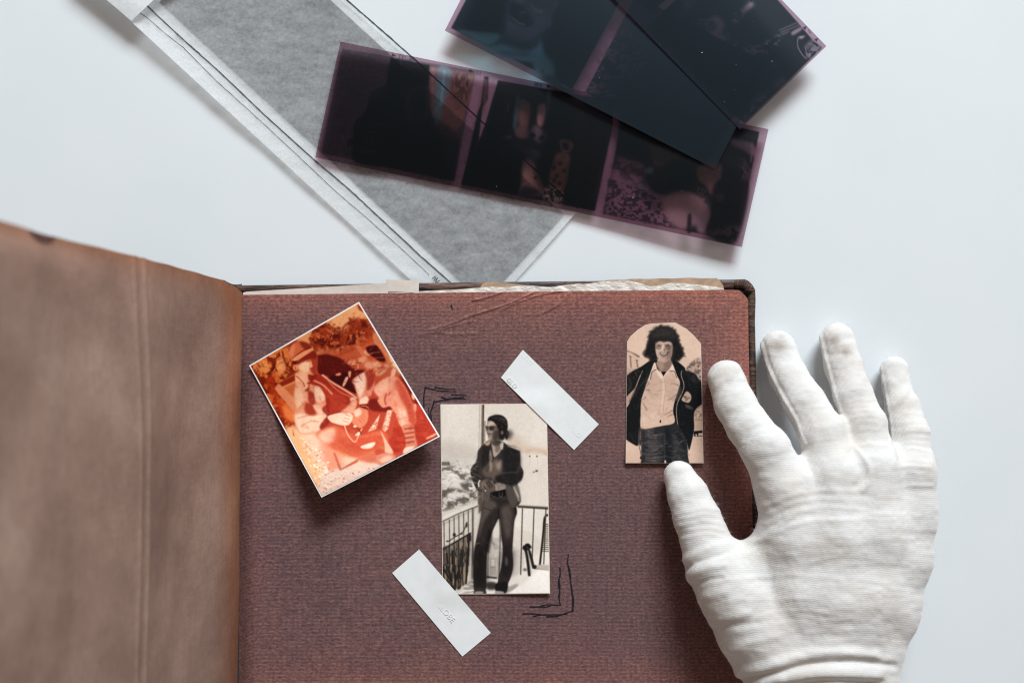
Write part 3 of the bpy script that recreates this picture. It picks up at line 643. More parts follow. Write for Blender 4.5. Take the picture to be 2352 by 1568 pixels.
    P([(375, 730), (420, 720), (430, 790), (378, 800)], (118, 106, 98), 5, .9)
    P([(470, 660), (545, 670), (540, 710), (470, 720)], (178, 164, 154), 5, .9); L([(440, 640), (470, 690), (450, 720)], 6, (208, 198, 188), 3)
    P([(432, 735), (545, 708), (550, 760), (430, 772)], (30, 28, 29), 3, smooth=False); L([(440, 745), (448, 765), (470, 764)], 4, (150, 140, 132), 2); L([(498, 730), (500, 760), (518, 763), (522, 730)], 4, (140, 132, 124), 2)
    c.folds([(384, 352), (570, 370), (660, 430), (685, 570), (640, 665), (420, 790), (300, 660), (335, 410)], 170, 75, 60, (30, 29, 31), (120, 110, 103), 11, .3, .5, 5)
    c.folds([(372, 800), (620, 830), (605, 1100), (590, 1380), (500, 1470), (400, 1200), (310, 1490), (300, 1250)], 170, 80, 70, (28, 26, 28), (112, 102, 96), 12, .25, .4, 6)
    c.folds([(50, 480), (330, 480), (330, 820), (50, 870)], 120, 5, 50, (96, 92, 86), (236, 230, 222), 9, .5, .5)
    # open shirt and neck
    P([(440, 340), (480, 350), (528, 345), (510, 410), (460, 460), (445, 400)], (186, 170, 157), 3); P([(470, 360), (510, 360), (500, 410), (470, 420)], (128, 114, 104), 6, .8); P([(505, 360), (530, 350), (525, 400), (510, 390)], (206, 192, 180), 3)
    P([(384, 352), (430, 335), (420, 365), (400, 370)], (190, 164, 140), 3)
    # hand at the belt with a bracelet
    P([(345, 655), (390, 630), (430, 640), (470, 690), (450, 725), (400, 735), (352, 712), (336, 690)], (116, 102, 94), 3); P([(360, 660), (395, 645), (400, 690), (365, 700)], (146, 130, 120), 6, .8)
    L([(395, 650), (430, 700)], 6, (52, 46, 44), 2); L([(410, 640), (445, 690)], 6, (48, 43, 41), 2); L([(380, 680), (400, 725)], 5, (60, 54, 50), 2)
    L([(350, 636), (338, 660), (340, 690)], 11, (222, 214, 206), 2); D(392, 718, 7, 6, (214, 204, 196), 1.5)
    # head
    P([(408, 180), (440, 172), (490, 200), (500, 260), (470, 330), (445, 345), (418, 330), (412, 300), (404, 280), (398, 255), (405, 225)], (142, 124, 112), 2.5)
    P([(412, 190), (445, 180), (472, 205), (430, 218), (410, 218)], (204, 188, 174), 5, .95); P([(412, 252), (450, 258), (455, 276), (420, 276)], (176, 158, 145), 6, .8); P([(412, 285), (440, 290), (430, 330), (416, 325)], (196, 180, 168), 5, .8)
    P([(455, 260), (510, 250), (520, 320), (470, 340), (450, 320)], (84, 74, 68), 8, .9)
    P([(408, 178), (420, 150), (470, 132), (520, 138), (555, 170), (564, 220), (560, 250), (572, 262), (576, 290), (562, 318), (552, 325), (540, 300), (525, 290), (500, 270), (485, 225), (460, 190), (430, 176)], (40, 36, 35), 3)
    c.folds([(410, 178), (420, 150), (470, 132), (520, 138), (555, 170), (564, 220), (520, 250), (485, 225), (460, 190)], 70, 0, 22, (24, 22, 22), (120, 110, 103), 8, .6, 3.); P([(430, 150), (480, 140), (520, 150), (540, 180), (500, 180), (450, 165)], (86, 78, 74), 9, .5); P([(556, 250), (604, 265), (592, 308), (562, 325)], (96, 86, 79), 13, .8); L([(505, 150), (540, 175), (555, 215)], 5, (110, 100, 94), 3, .7)
    P([(500, 250), (530, 240), (545, 300), (520, 330), (495, 300)], (48, 42, 41), 6)
    D(520, 270, 11, 16, (132, 116, 106), 4)
    P([(393, 218), (410, 216), (410, 246), (398, 250)], (86, 75, 70), 3, .9); P([(420, 224), (452, 220), (458, 246), (434, 253), (422, 245)], (66, 58, 55), 3, .9); L([(455, 225), (500, 240)], 5, (52, 46, 44), 2.5); L([(392, 216), (425, 214)], 4, (210, 200, 190), 1.5)
    L([(410, 281), (436, 284)], 7, (60, 52, 50), 3.5, .85); L([(412, 298), (430, 300)], 5, (90, 76, 68), 2)
    P([(440, 335), (470, 345), (500, 330), (510, 355), (470, 372), (445, 360)], (86, 75, 69), 5, .9)
    L([(388, 180), (384, 340)], 7, (70, 60, 54), 2.5, .6)
    P([(845, 425), (878, 425), (878, 445), (850, 440)], (214, 168, 130), 8, .7); c.mottle(200, .06); c.mottle(40, .03); c.mottle(13, .05); c.a = np.stack([gblur(c.a[..., i], .6) for i in range(3)], -1); c.a = np.clip(c.a, 0, 1) ** 1.34; c.grain(.06, 5)
    return c

# ---- the arch-topped sepia print: a smiling man with curly hair and glasses
def paint_smile():
    c = Canvas(961, 1568, .34, (220, 186, 164), 7)
    P, L, D = c.poly, c.line, c.dot
    BL = (24, 28, 32)
    P([(80, 70), (880, 70), (880, 420), (80, 420)], (223, 189, 167), 10, smooth=False)
    # background house, bush, ground
    P([(95, 355), (150, 375), (220, 410), (215, 430), (150, 400), (95, 375)], (150, 120, 104), 4); P([(95, 380), (180, 410), (215, 470), (200, 560), (95, 600)], (214, 180, 158), 6)
    for x in (130, 195): L([(x, 420 if x < 160 else 455), (x + 8, 530)], 12, (128, 104, 92), 4, .9)
    L([(118, 410), (140, 424)], 8, (120, 96, 84), 3); L([(180, 455), (210, 458)], 8, (130, 106, 92), 3); P([(95, 540), (190, 540), (150, 580), (95, 600)], (196, 166, 148), 8, .8)
    P([(700, 540), (760, 470), (850, 450), (860, 720), (800, 640), (740, 590)], (188, 158, 140), 9, .9)
    P([(700, 540), (760, 470), (850, 450), (860, 720), (800, 640), (740, 590)], (110, 90, 80), 6, .85, tex=((20, 22), .52, 6))
    P([(90, 1240), (240, 1300), (250, 1500), (80, 1500)], (214, 180, 158), 10, smooth=False); P([(700, 1200), (875, 1200), (875, 1500), (690, 1500)], (218, 184, 162), 8, smooth=False)
    P([(775, 960), (860, 910), (865, 1060), (780, 1060)], (168, 140, 124), 8, .9, tex=((28, 28), .42, 5)); P([(780, 1055), (865, 1050), (868, 1170), (780, 1170)], (208, 174, 153), 5, smooth=False); L([(785, 1065), (865, 1056)], 5, (150, 122, 108), 2)
    P([(770, 1172), (868, 1165), (868, 1222), (775, 1226)], (38, 34, 34), 3, smooth=False); P([(818, 1194), (866, 1190), (866, 1216), (818, 1218)], (214, 184, 164), 2, smooth=False); D(796, 1213, 8, 11, (220, 190, 170), 2)
    # jacket
    P([(240, 520), (330, 460), (400, 450), (420, 620), (300, 720), (240, 870), (235, 1100), (215, 1200), (210, 1310), (170, 1310), (60, 1225), (50, 1100), (50, 960), (180, 760), (60, 840), (50, 700), (70, 640), (150, 570)], (30, 32, 34), 3)
    P([(70, 640), (150, 570), (245, 545), (230, 640), (180, 740), (120, 790), (92, 800)], (52, 47, 45), 8, .9, tex=((60, 40), .42, 4)); L([(120, 640), (140, 700), (110, 770)], 12, (100, 86, 76), 6, .5); L([(180, 580), (200, 620)], 10, (116, 98, 86), 5, .6)
    P([(90, 880), (100, 820), (165, 750), (190, 720), (120, 890), (92, 930)], (192, 158, 138), 3); L([(255, 560), (215, 650), (165, 780), (95, 925)], 9, (196, 164, 144), 2.5); L([(190, 720), (120, 880)], 6, (90, 74, 66), 3)
    L([(300, 640), (210, 740), (150, 850)], 16, (70, 62, 58), 7, .8)
    P([(540, 450), (600, 465), (680, 530), (690, 560), (780, 590), (830, 660), (890, 720), (890, 860), (780, 970), (775, 1150), (740, 1320), (722, 1362), (700, 1290), (620, 1150), (560, 1090), (570, 900), (630, 700), (600, 620), (560, 560)], BL, 3)
    P([(690, 570), (760, 580), (830, 660), (850, 740), (800, 720), (720, 640)], (58, 52, 49), 9, .9, tex=((50, 40), .45, 4)); P([(700, 770), (740, 800), (745, 850), (715, 885), (650, 860), (670, 810)], (196, 162, 142), 3)
    P([(670, 820), (735, 830), (720, 870), (690, 860)], (120, 98, 86), 5, .8, tex=((14, 14), .5, 6)); P([(690, 900), (740, 920), (770, 945), (740, 950), (690, 930)], (104, 88, 78), 6, .8)
    P([(610, 730), (650, 740), (620, 860), (590, 860), (600, 790)], (74, 66, 62), 6, .8)
    L([(650, 560), (645, 610), (672, 700), (660, 770), (610, 880), (596, 960), (605, 1080), (622, 1150)], 8, (176, 150, 134), 2)
    # jeans
    P([(245, 1140), (420, 1125), (570, 1085), (640, 1150), (700, 1280), (712, 1420), (715, 1570), (480, 1580), (250, 1570), (245, 1420), (245, 1300)], (52, 52, 55), 3)
    for i in range(26):
        y = 1160 + i * 13 + c.rng.random() * 6; x = 262 + c.rng.random() * 60; w = 60 + 130 * c.rng.random()
        L([(x, y), (x + w / 2, y + 8 * c.rng.random()), (x + w, y - 4)], 6 + 5 * c.rng.random(), (132, 116, 106), 4, .35 + .4 * c.rng.random())
        x = 510 + c.rng.random() * 90; w = 40 + 90 * c.rng.random()
        if y > 1200: L([(x, y + 6), (x + w / 2, y), (min(700, x + w), y - 6)], 5 + 5 * c.rng.random(), (120, 106, 98), 4, .25 + .35 * c.rng.random())
    P([(480, 1170), (520, 1150), (560, 1300), (540, 1500), (470, 1540)], (30, 33, 38), 12, .85); L([(478, 1190), (478, 1340), (476, 1460)], 7, (110, 100, 94), 3, .6)
    L([(255, 1165), (370, 1150)], 20, (96, 84, 76), 6, .7); P([(560, 1180), (620, 1180), (690, 1300), (690, 1400), (600, 1230)], (30, 32, 36), 12, .8)
    P([(474, 1468), (492, 1464), (492, 1500), (474, 1500)], (222, 190, 170), 2, smooth=False)
    D(240, 1145, 12, 14, (190, 160, 142), 3); P([(215, 1140), (245, 1160), (248, 1300), (215, 1300)], (70, 60, 56), 6); L([(232, 1170), (230, 1260)], 10, (150, 124, 110), 4, .7)
    L([(215, 1310), (235, 1400), (238, 1450)], 7, (110, 90, 80), 2); L([(240, 1310), (240, 1450)], 6, (60, 52, 50), 2); D(236, 1442, 9, 16, (40, 36, 36), 2.5)
    # shirt
    P([(375, 480), (400, 540), (460, 600), (540, 560), (560, 500), (600, 610), (630, 680), (600, 800), (560, 950), (575, 1085), (430, 1120), (250, 1145), (235, 1010), (245, 880), (290, 700), (330, 600)], (216, 180, 158), 3)
    P([(300, 700), (360, 580), (440, 640), (430, 800), (300, 900), (260, 880)], (198, 164, 144), 22, .55); P([(480, 640), (600, 660), (600, 800), (500, 850)], (196, 162, 142), 20, .5)
    P([(255, 1010), (400, 990), (430, 1100), (260, 1130)], (228, 194, 172), 14, .7)
    L([(462, 640), (470, 760), (452, 900), (446, 990)], 26, (226, 192, 170), 6, .7); L([(478, 640), (484, 780), (464, 920), (460, 1000)], 5, (176, 144, 126), 2.5, .8); L([(440, 660), (440, 780), (428, 900)], 4, (190, 158, 140), 2.5, .7)
    for a in ([(540, 690), (600, 700), (620, 720)], [(550, 870), (580, 850), (600, 830)], [(470, 1010), (520, 985), (560, 960)], [(500, 1030), (560, 1000)], [(560, 830), (600, 800)], [(270, 750), (330, 760)], [(250, 880), (300, 960)], [(500, 860), (560, 840)]): L(a, (4, 12), (120, 96, 84), 5, .75)
    D(434, 1074, 8, 15, (22, 22, 24), 2); D(440, 915, 5, 6, (170, 138, 120), 2)
    P([(375, 478), (395, 545), (350, 570), (330, 640), (315, 650), (335, 580)], (232, 202, 182), 2.5); P([(380, 550), (400, 545), (460, 620), (440, 640), (400, 590)], (230, 200, 180), 3)
    L([(395, 548), (350, 575), (333, 650)], 7, (60, 50, 46), 3, .9); P([(545, 478), (570, 530), (610, 640), (600, 650), (560, 565), (520, 570), (470, 625), (480, 600), (525, 550)], (232, 202, 182), 2.5); L([(525, 565), (575, 570), (600, 640)], 7, (60, 50, 46), 3, .8)
    c.folds([(380, 490), (600, 610), (630, 690), (560, 950), (570, 1080), (255, 1140), (240, 880), (330, 600)], 90, 20, 90, (150, 122, 106), (240, 212, 194), 10, .32, .6, 5)
    c.folds([(95, 640), (240, 540), (400, 470), (300, 720), (235, 1100), (170, 1300), (92, 1220)], 80, 110, 90, (16, 17, 20), (84, 76, 70), 10, .45, .5)
    c.folds([(560, 470), (690, 560), (830, 660), (855, 860), (775, 970), (722, 1350), (580, 1080), (630, 700)], 90, 80, 90, (14, 15, 18), (80, 73, 68), 10, .42, .5)
    c.folds([(250, 1150), (640, 1150), (700, 1290), (700, 1500), (250, 1500)], 160, 0, 70, (24, 25, 29), (146, 130, 118), 8, .45, .3)
    # neck
    P([(400, 470), (545, 460), (535, 530), (480, 580), (440, 570), (405, 530)], (150, 120, 105), 4); P([(405, 470), (470, 490), (450, 560), (410, 520)], (186, 152, 134), 8, .7); P([(440, 572), (495, 570), (465, 618)], (26, 26, 28), 2.5, smooth=False)
    # hair back
    H = [(270, 400), (286, 340), (308, 270), (318, 205), (350, 160), (400, 124), (460, 112), (522, 124), (576, 152), (606, 205), (620, 262), (650, 330), (670, 390), (652, 432), (605, 462), (560, 462), (540, 445), (400, 445), (380, 462), (330, 458), (312, 418), (288, 420)]
    P(H, (36, 33, 33), 8)
    P([(330, 230), (360, 165), (420, 130), (500, 128), (570, 165), (600, 240), (540, 236), (470, 228), (390, 236)], (74, 65, 60), 22, .8)
    c.folds(H, 520, 0, 13, (16, 16, 18), (92, 82, 76), 8, .5, 3., 3)
    for _ in range(150):
        t = c.rng.random() * len(H); i = int(t) % len(H); a = np.array(H[i]); b = np.array(H[(i + 1) % len(H)]); q = a + (b - a) * (t % 1)
        if 430 < q[1] and 390 < q[0] < 550: continue
        D(q[0] + c.rng.normal() * 8, q[1] + c.rng.normal() * 8, 9, 9, (48, 44, 43), 6, .5)
    # face
    P([(382, 292), (398, 262), (470, 250), (542, 265), (556, 310), (552, 390), (535, 438), (492, 474), (450, 474), (410, 440), (388, 380)], (202, 168, 149), 4)
    P([(500, 345), (552, 320), (550, 410), (525, 450), (480, 474), (496, 420)], (136, 109, 96), 14, .85); P([(386, 340), (400, 420), (450, 470), (420, 440), (396, 400)], (170, 138, 121), 8, .7)
    P([(384, 300), (394, 252), (470, 236), (546, 252), (556, 300), (540, 274), (505, 266), (470, 272), (430, 264), (400, 276)], (46, 41, 40), 6, .95)
    for cx, w_, tone in ((417, 31, (150, 124, 111)), (508, 33, (124, 102, 93))):
        D(cx, 318, w_, 27, tone, 4, .95); D(cx + 2, 310, 14, 7, (74, 63, 58), 6, .7); D(cx - 10, 334, 12, 6, (176, 146, 130), 5, .5)
    L([(386, 292), (388, 330), (414, 346), (444, 332), (450, 296)], 4, (84, 70, 64), 1.8, .8); L([(474, 296), (480, 332), (508, 345), (540, 330), (548, 296)], 4, (78, 65, 60), 1.8, .8); L([(450, 304), (474, 304)], 4, (90, 75, 68), 1.8, .8)
    P([(452, 296), (470, 296), (484, 346), (474, 364), (446, 362), (438, 350)], (220, 187, 167), 6, .85); P([(470, 330), (488, 350), (478, 366), (466, 360)], (130, 103, 91), 5, .8); D(450, 364, 5, 3, (80, 64, 58), 2.5, .8); D(474, 365, 5, 3, (74, 60, 55), 2.5, .8)
    P([(424, 374), (444, 384), (466, 387), (494, 382), (514, 372), (504, 398), (480, 412), (456, 412), (436, 400)], (52, 43, 42), 4); P([(434, 383), (466, 392), (502, 381), (488, 398), (464, 403), (444, 397)], (232, 208, 191), 3, .95); L([(420, 356), (414, 382), (424, 404)], 6, (142, 113, 100), 4, .8); L([(516, 356), (522, 382)], 6, (96, 77, 70), 4, .8)
    P([(440, 418), (490, 418), (480, 432), (450, 432)], (150, 121, 107), 6, .7); P([(430, 446), (500, 444), (488, 470), (450, 472)], (190, 157, 139), 8, .6); P([(395, 350), (425, 350), (420, 400), (405, 390)], (216, 183, 163), 9, .7)
    c.mottle(200, .05); c.mottle(40, .03); c.mottle(13, .05); g_ = c.a.mean(2, keepdims=True); c.a = np.clip(g_ + (c.a - g_) * .80, 0, 1) ** 1.22; c.grain(.08, 5)
    return c
# ---- three strips of colour negative film, painted as they look over white (d units, x offset 700)
FOX = 700
def _film_canvas(seed): return Canvas(1300, 1020, 1.0, (110, 75, 93), seed)
def _off(pts): return [(x - FOX, y + 410) for x, y in pts]
def _z2(pts): return _off([(689 + .2686 * x, .2686 * y) for x, y in pts])
def _z3(pts): return _off([(976 + .41506 * x, .41506 * y) for x, y in pts])
def _z6(pts): return _off([(1148.4 + .171 * x, .171 * y) for x, y in pts])
def _z7(pts): return _off([(1435.5 + .2197 * x, .2197 * y) for x, y in pts])
BLK = (16, 14, 18)
def _edge_marks(c, at, ux, uy, items):
    """small dark triangles and digits along a film edge: at = list of (kind, point); ux along, uy across (mirrored print)"""
    for kind, (x, y) in items:
        f = lambda p: [(x + a * ux[0] + b * uy[0], y + a * ux[1] + b * uy[1]) for a, b in p]
        if kind == 'tri': c.poly(f([(-5, -4), (5, 0), (-5, 4)]), (20, 22, 44), .5, 1, False)
        else:
            G = {'1': [[(0, -4), (0, 4)]], '3': [[(-2, -4), (2, -4), (1, 0), (2, 4), (-2, 4)], [(-1, 0), (1, 0)]], '2': [[(-2, -3), (2, -4), (2, -1), (-2, 4), (2, 4)]], '8': [[(-2, -4), (2, -4), (2, 4), (-2, 4), (-2, -4)], [(-2, 0), (2, 0)]], 'r': [[(-1, 4), (-1, -1), (2, -2)]], 'T': [[(-3, -4), (3, -4)], [(0, -4), (0, 4)]]}[kind]
            for st in G: c.line(f([(-a, b) for a, b in st]), 1.7, (26, 26, 48), .4, .95, False)

def paint_film_low():
    c = _film_canvas(11); P, L, D = c.poly, c.line, c.dot
    # exposure of the left frame
    fr = _off([(786, 112), (1092, 163), (1043, 417), (738, 352)])
    P(fr, (66, 47, 61), 1, smooth=False)
    P(_z2([(775, 495), (1110, 560), (1090, 900), (1200, 1100), (1360, 1200), (1310, 1545), (900, 1460), (640, 1400), (740, 760)]), BLK, 1.5, smooth=False)
    P(_z2([(340, 640), (560, 660), (600, 760), (560, 960), (440, 1040), (400, 1250), (220, 1300), (300, 900)]), (58, 41, 54), 8, .8)
    P(_z2([(470, 1050), (560, 960), (600, 830), (680, 760), (780, 740), (830, 820), (800, 960), (780, 1100), (760, 1180), (700, 1280), (800, 1330), (820, 1420), (480, 1390), (460, 1240), (410, 1260), (420, 1190), (460, 1180)]), (14, 12, 16), 2)
    P(_z2([(600, 830), (720, 750), (800, 850), (780, 1000), (640, 1000)]), (22, 20, 28), 3)
    P(_z2([(910, 800), (960, 730), (1060, 730), (1125, 800), (1120, 900), (1080, 1000), (1000, 1045), (930, 1010), (905, 900)]), (52, 40, 52), 3)
    P(_z2([(935, 830), (1000, 765), (1080, 800), (1090, 900), (1050, 990), (980, 1000), (935, 920)]), (22, 20, 28), 4)
    L(_z2([(940, 900), (1000, 880)]), 2, (44, 36, 48), 1); L(_z2([(1040, 885), (1085, 890)]), 2, (44, 36, 48), 1); L(_z2([(960, 970), (1040, 975)]), 2, (42, 34, 46), 1)
    for a in ([(500, 1130), (600, 1080), (730, 1060)], [(500, 1170), (600, 1130), (690, 1140)], [(510, 1220), (560, 1260)], [(560, 1180), (590, 1250)], [(610, 1190), (630, 1260)], [(660, 1190), (670, 1250)], [(520, 1290), (600, 1310), (690, 1270)]): L(_z2(a), 2.4, (86, 62, 60), 1, .9)
    P(_z2([(470, 1240), (560, 1260), (650, 1280), (600, 1320), (500, 1300)]), (50, 48, 64), 4, .8)
    P(_z2([(1110, 575), (1495, 632), (1440, 880), (1390, 1050), (1330, 1130), (1130, 1000), (1120, 850)]), (98, 58, 58), 2, smooth=False)
    P(_z2([(1180, 590), (1290, 600), (1270, 760), (1220, 900), (1190, 1060), (1150, 1000)]), (72, 84, 96), 3); L(_z2([(1235, 600), (1225, 720), (1205, 900)]), 5, (104, 124, 134), 2, .8); L(_z2([(1140, 580), (1130, 800)]), 6, (128, 74, 72), 2.5, .8)
    P(_z2([(1310, 620), (1490, 635), (1440, 870), (1300, 850)]), (64, 34, 34), 3, .95, False); P(_z2([(1310, 620), (1490, 635), (1440, 870), (1300, 850)]), (130, 78, 74), 3, .6, False, tex=((14, 6), .55, 6))
    P(_z2([(1130, 1000), (1330, 1130), (1360, 1210), (1300, 1540), (1180, 1100)]), (40, 26, 34), 5)
    L(_z2([(1290, 1210), (1250, 1520)]), 1.2, (52, 40, 48), .6); L(_z2([(860, 510), (860, 620)]), 1.6, (40, 34, 52), 1)
    # double-exposed wedge between the first two frames
    P(_z2([(1578, 655), (1612, 660), (1606, 850), (1560, 920), (1530, 1180), (1498, 1400), (1590, 1405), (1560, 1600), (1380, 1580), (1460, 1250), (1520, 960), (1545, 900)]), BLK, 1.2, smooth=False)
    P(_z2([(1570, 690), (1606, 690), (1600, 860), (1560, 890)]), (80, 48, 54), 2.5, .8); P(_z2([(1510, 1210), (1600, 1230), (1590, 1390), (1490, 1390)]), (40, 44, 56), 3)
    # middle frame
    P(_z3([(405, 445), (1035, 560), (1040, 690), (940, 1168), (205, 1020), (330, 700)]), BLK, 1, smooth=False)
    P(_z2([(1850, 840), (1880, 850), (1860, 1060), (1820, 1090)]), (44, 74, 90), 3); P(_z2([(1880, 860), (1970, 900), (1950, 1100), (1870, 1060)]), (92, 58, 60), 3); P(_z2([(2040, 900), (2100, 905), (2080, 1070), (2030, 1060)]), (122, 84, 92), 2.5)
    L(_z2([(1785, 880), (1775, 960)]), 3, (96, 66, 72), 1.5); P(_z2([(2120, 780), (2150, 800), (2130, 960), (2105, 900)]), (58, 42, 50), 2.5); P(_z2([(1840, 1090), (1930, 1080), (1960, 1180), (1850, 1170)]), (78, 54, 58), 3)
    P(_z2([(1950, 1130), (2000, 1070), (2060, 1100), (2120, 1170), (2060, 1230), (1980, 1180)]), (70, 58, 70), 3); D(*_z2([(1990, 1160)])[0], 7, 7, BLK, 2); D(*_z2([(2070, 1180)])[0], 7, 6, (26, 22, 28), 2)
    P(_z2([(1740, 1160), (1810, 1160), (1800, 1190), (1745, 1190)]), (52, 46, 56), 2); P(_z3([(550, 820), (640, 840), (620, 900), (560, 880)]), (46, 38, 48), 4)
    P(_z3([(745, 775), (800, 780), (822, 810), (790, 850), (755, 830)]), (120, 86, 92), 2.5); P(_z3([(762, 790), (795, 795), (795, 830), (765, 825)]), (28, 22, 28), 2.5)
    P(_z3([(720, 860), (775, 840), (805, 860), (800, 940), (765, 1060), (690, 1050), (690, 960)]), (74, 42, 38), 2.5)
    for q in ((750, 905), (770, 945), (730, 975), (745, 1015), (715, 1000), (712, 930)): D(*_z3([q])[0], 5, 5, (26, 18, 20), 1.5)
    P(_z3([(660, 1040), (760, 1055), (755, 1125), (660, 1110)]), (132, 104, 104), 2); P(_z3([(660, 1040), (760, 1055), (755, 1125), (660, 1110)]), BLK, 2, .9, tex=((5, 5), .48, 9)); L(_z3([(705, 1060), (708, 1120)]), 3, BLK, 1.5)
    P(_z3([(545, 885), (600, 900), (620, 960), (655, 1070), (525, 1085), (535, 1000)]), (118, 80, 82), 4); L(_z3([(590, 900), (640, 1050)]), 5, (96, 56, 48), 2); P(_z3([(550, 1030), (640, 1060), (600, 1085), (520, 1080)]), (30, 24, 30), 4); D(*_z3([(612, 985)])[0], 4, 4, (40, 28, 32), 1.5)
    P(_z3([(820, 620), (1010, 650), (950, 1100), (850, 1000)]), (44, 22, 24), 8, .7, tex=((60, 8), .45, 4))
    # right frame
    P(_z3([(1088, 560), (1850, 730), (1832, 830), (1720, 1335), (985, 1182), (1060, 820)]), (20, 15, 20), 1, smooth=False)
    P(_z3([(1060, 860), (1200, 900), (1300, 1040), (1370, 1160), (1372, 1262), (985, 1184), (1030, 960)]), (104, 68, 86), 4, smooth=False)
    P(_z3([(1020, 990), (1230, 1060), (1370, 1160), (1372, 1262), (985, 1184)]), (34, 22, 32), 2, .85, False, tex=((5, 7), .5, 8)); P(_z3([(1040, 860), (1250, 880), (1230, 1040), (1060, 960)]), (40, 28, 36), 5, .7, tex=((9, 14), .48, 6)); P(_z3([(1012, 990), (1062, 1005), (1040, 1040), (1010, 1035)]), (40, 26, 36), 2, .9, False)
    P(_z3([(1225, 910), (1300, 900), (1420, 860), (1520, 900), (1560, 1000), (1580, 1140), (1540, 1130), (1480, 1060), (1380, 1060), (1300, 1075), (1240, 1030)]), (14, 11, 14), 3)
    P(_z3([(1220, 930), (1262, 925), (1262, 955), (1225, 962)]), (44, 66, 78), 3); P(_z3([(1255, 800), (1420, 850), (1370, 900), (1290, 925), (1255, 880)]), (70, 46, 48), 4, .9)
    P(_z3([(1325, 1090), (1420, 1060), (1500, 1080), (1560, 1110), (1582, 1200), (1560, 1290), (1510, 1280), (1500, 1240), (1440, 1270), (1380, 1250), (1320, 1160)]), (128, 92, 104), 5)
    P(_z3([(1455, 1190), (1475, 1190), (1472, 1285), (1450, 1280)]), (24, 18, 24), 2, .9); P(_z3([(1510, 920), (1600, 895), (1645, 920), (1635, 1000), (1590, 1080), (1555, 1030), (1510, 990)]), (98, 64, 66), 3)
    P(_z3([(1500, 1030), (1560, 1050), (1600, 1130), (1570, 1140), (1520, 1090)]), (40, 40, 52), 2.5, .9, tex=((4, 4), .45, 8)); P(_z3([(1610, 1010), (1790, 1000), (1722, 1334), (1560, 1295), (1590, 1170)]), (22, 16, 22), 3, .95)
    P(_z3([(1610, 1080), (1660, 1075), (1650, 1110), (1620, 1120)]), (66, 46, 58), 4, .8); P(_z3([(1560, 1290), (1640, 1260), (1740, 1250), (1722, 1334)]), (70, 44, 60), 5, .8, tex=((9, 12), .45, 5))
    P(_z3([(1700, 770), (1790, 790), (1840, 830), (1830, 870), (1760, 830), (1700, 800)]), (112, 80, 92), 4, .9); P(_z3([(1740, 880), (1800, 880), (1800, 990), (1760, 1000)]), (60, 42, 52), 5, .8, tex=((10, 8), .5, 5))
    L(_z3([(1810, 790), (1805, 900)]), 3, (120, 88, 98), 1.5, .8); L(_z3([(1780, 930), (1750, 1000)]), 1.5, (90, 66, 78), 1)
    u = np.array([.979, .203]); v = np.array([-.213, .977])
    _edge_marks(c, None, u, v, [('tri', _z2([(805, 476)])[0]), ('3', _z2([(855, 488)])[0]), ('1', _z2([(878, 492)])[0]), ('T', _z2([(940, 500)])[0]), ('8', _z2([(957, 504)])[0]), ('r', _z2([(972, 507)])[0]), ('tri', _z2([(1465, 610)])[0]), ('2', _z2([(1517, 622)])[0]), ('1', _z2([(1540, 628)])[0]), ('8', _z2([(2015, 722)])[0]), ('3', _z2([(2035, 728)])[0]), ('8', _z2([(2058, 732)])[0]), ('tri', _z2([(2130, 742)])[0])])
    L(_z2([(372, 410), (192, 1305)]), 1.2, (70, 50, 66), .7, .7)
    c.grain(.12, 3); return c

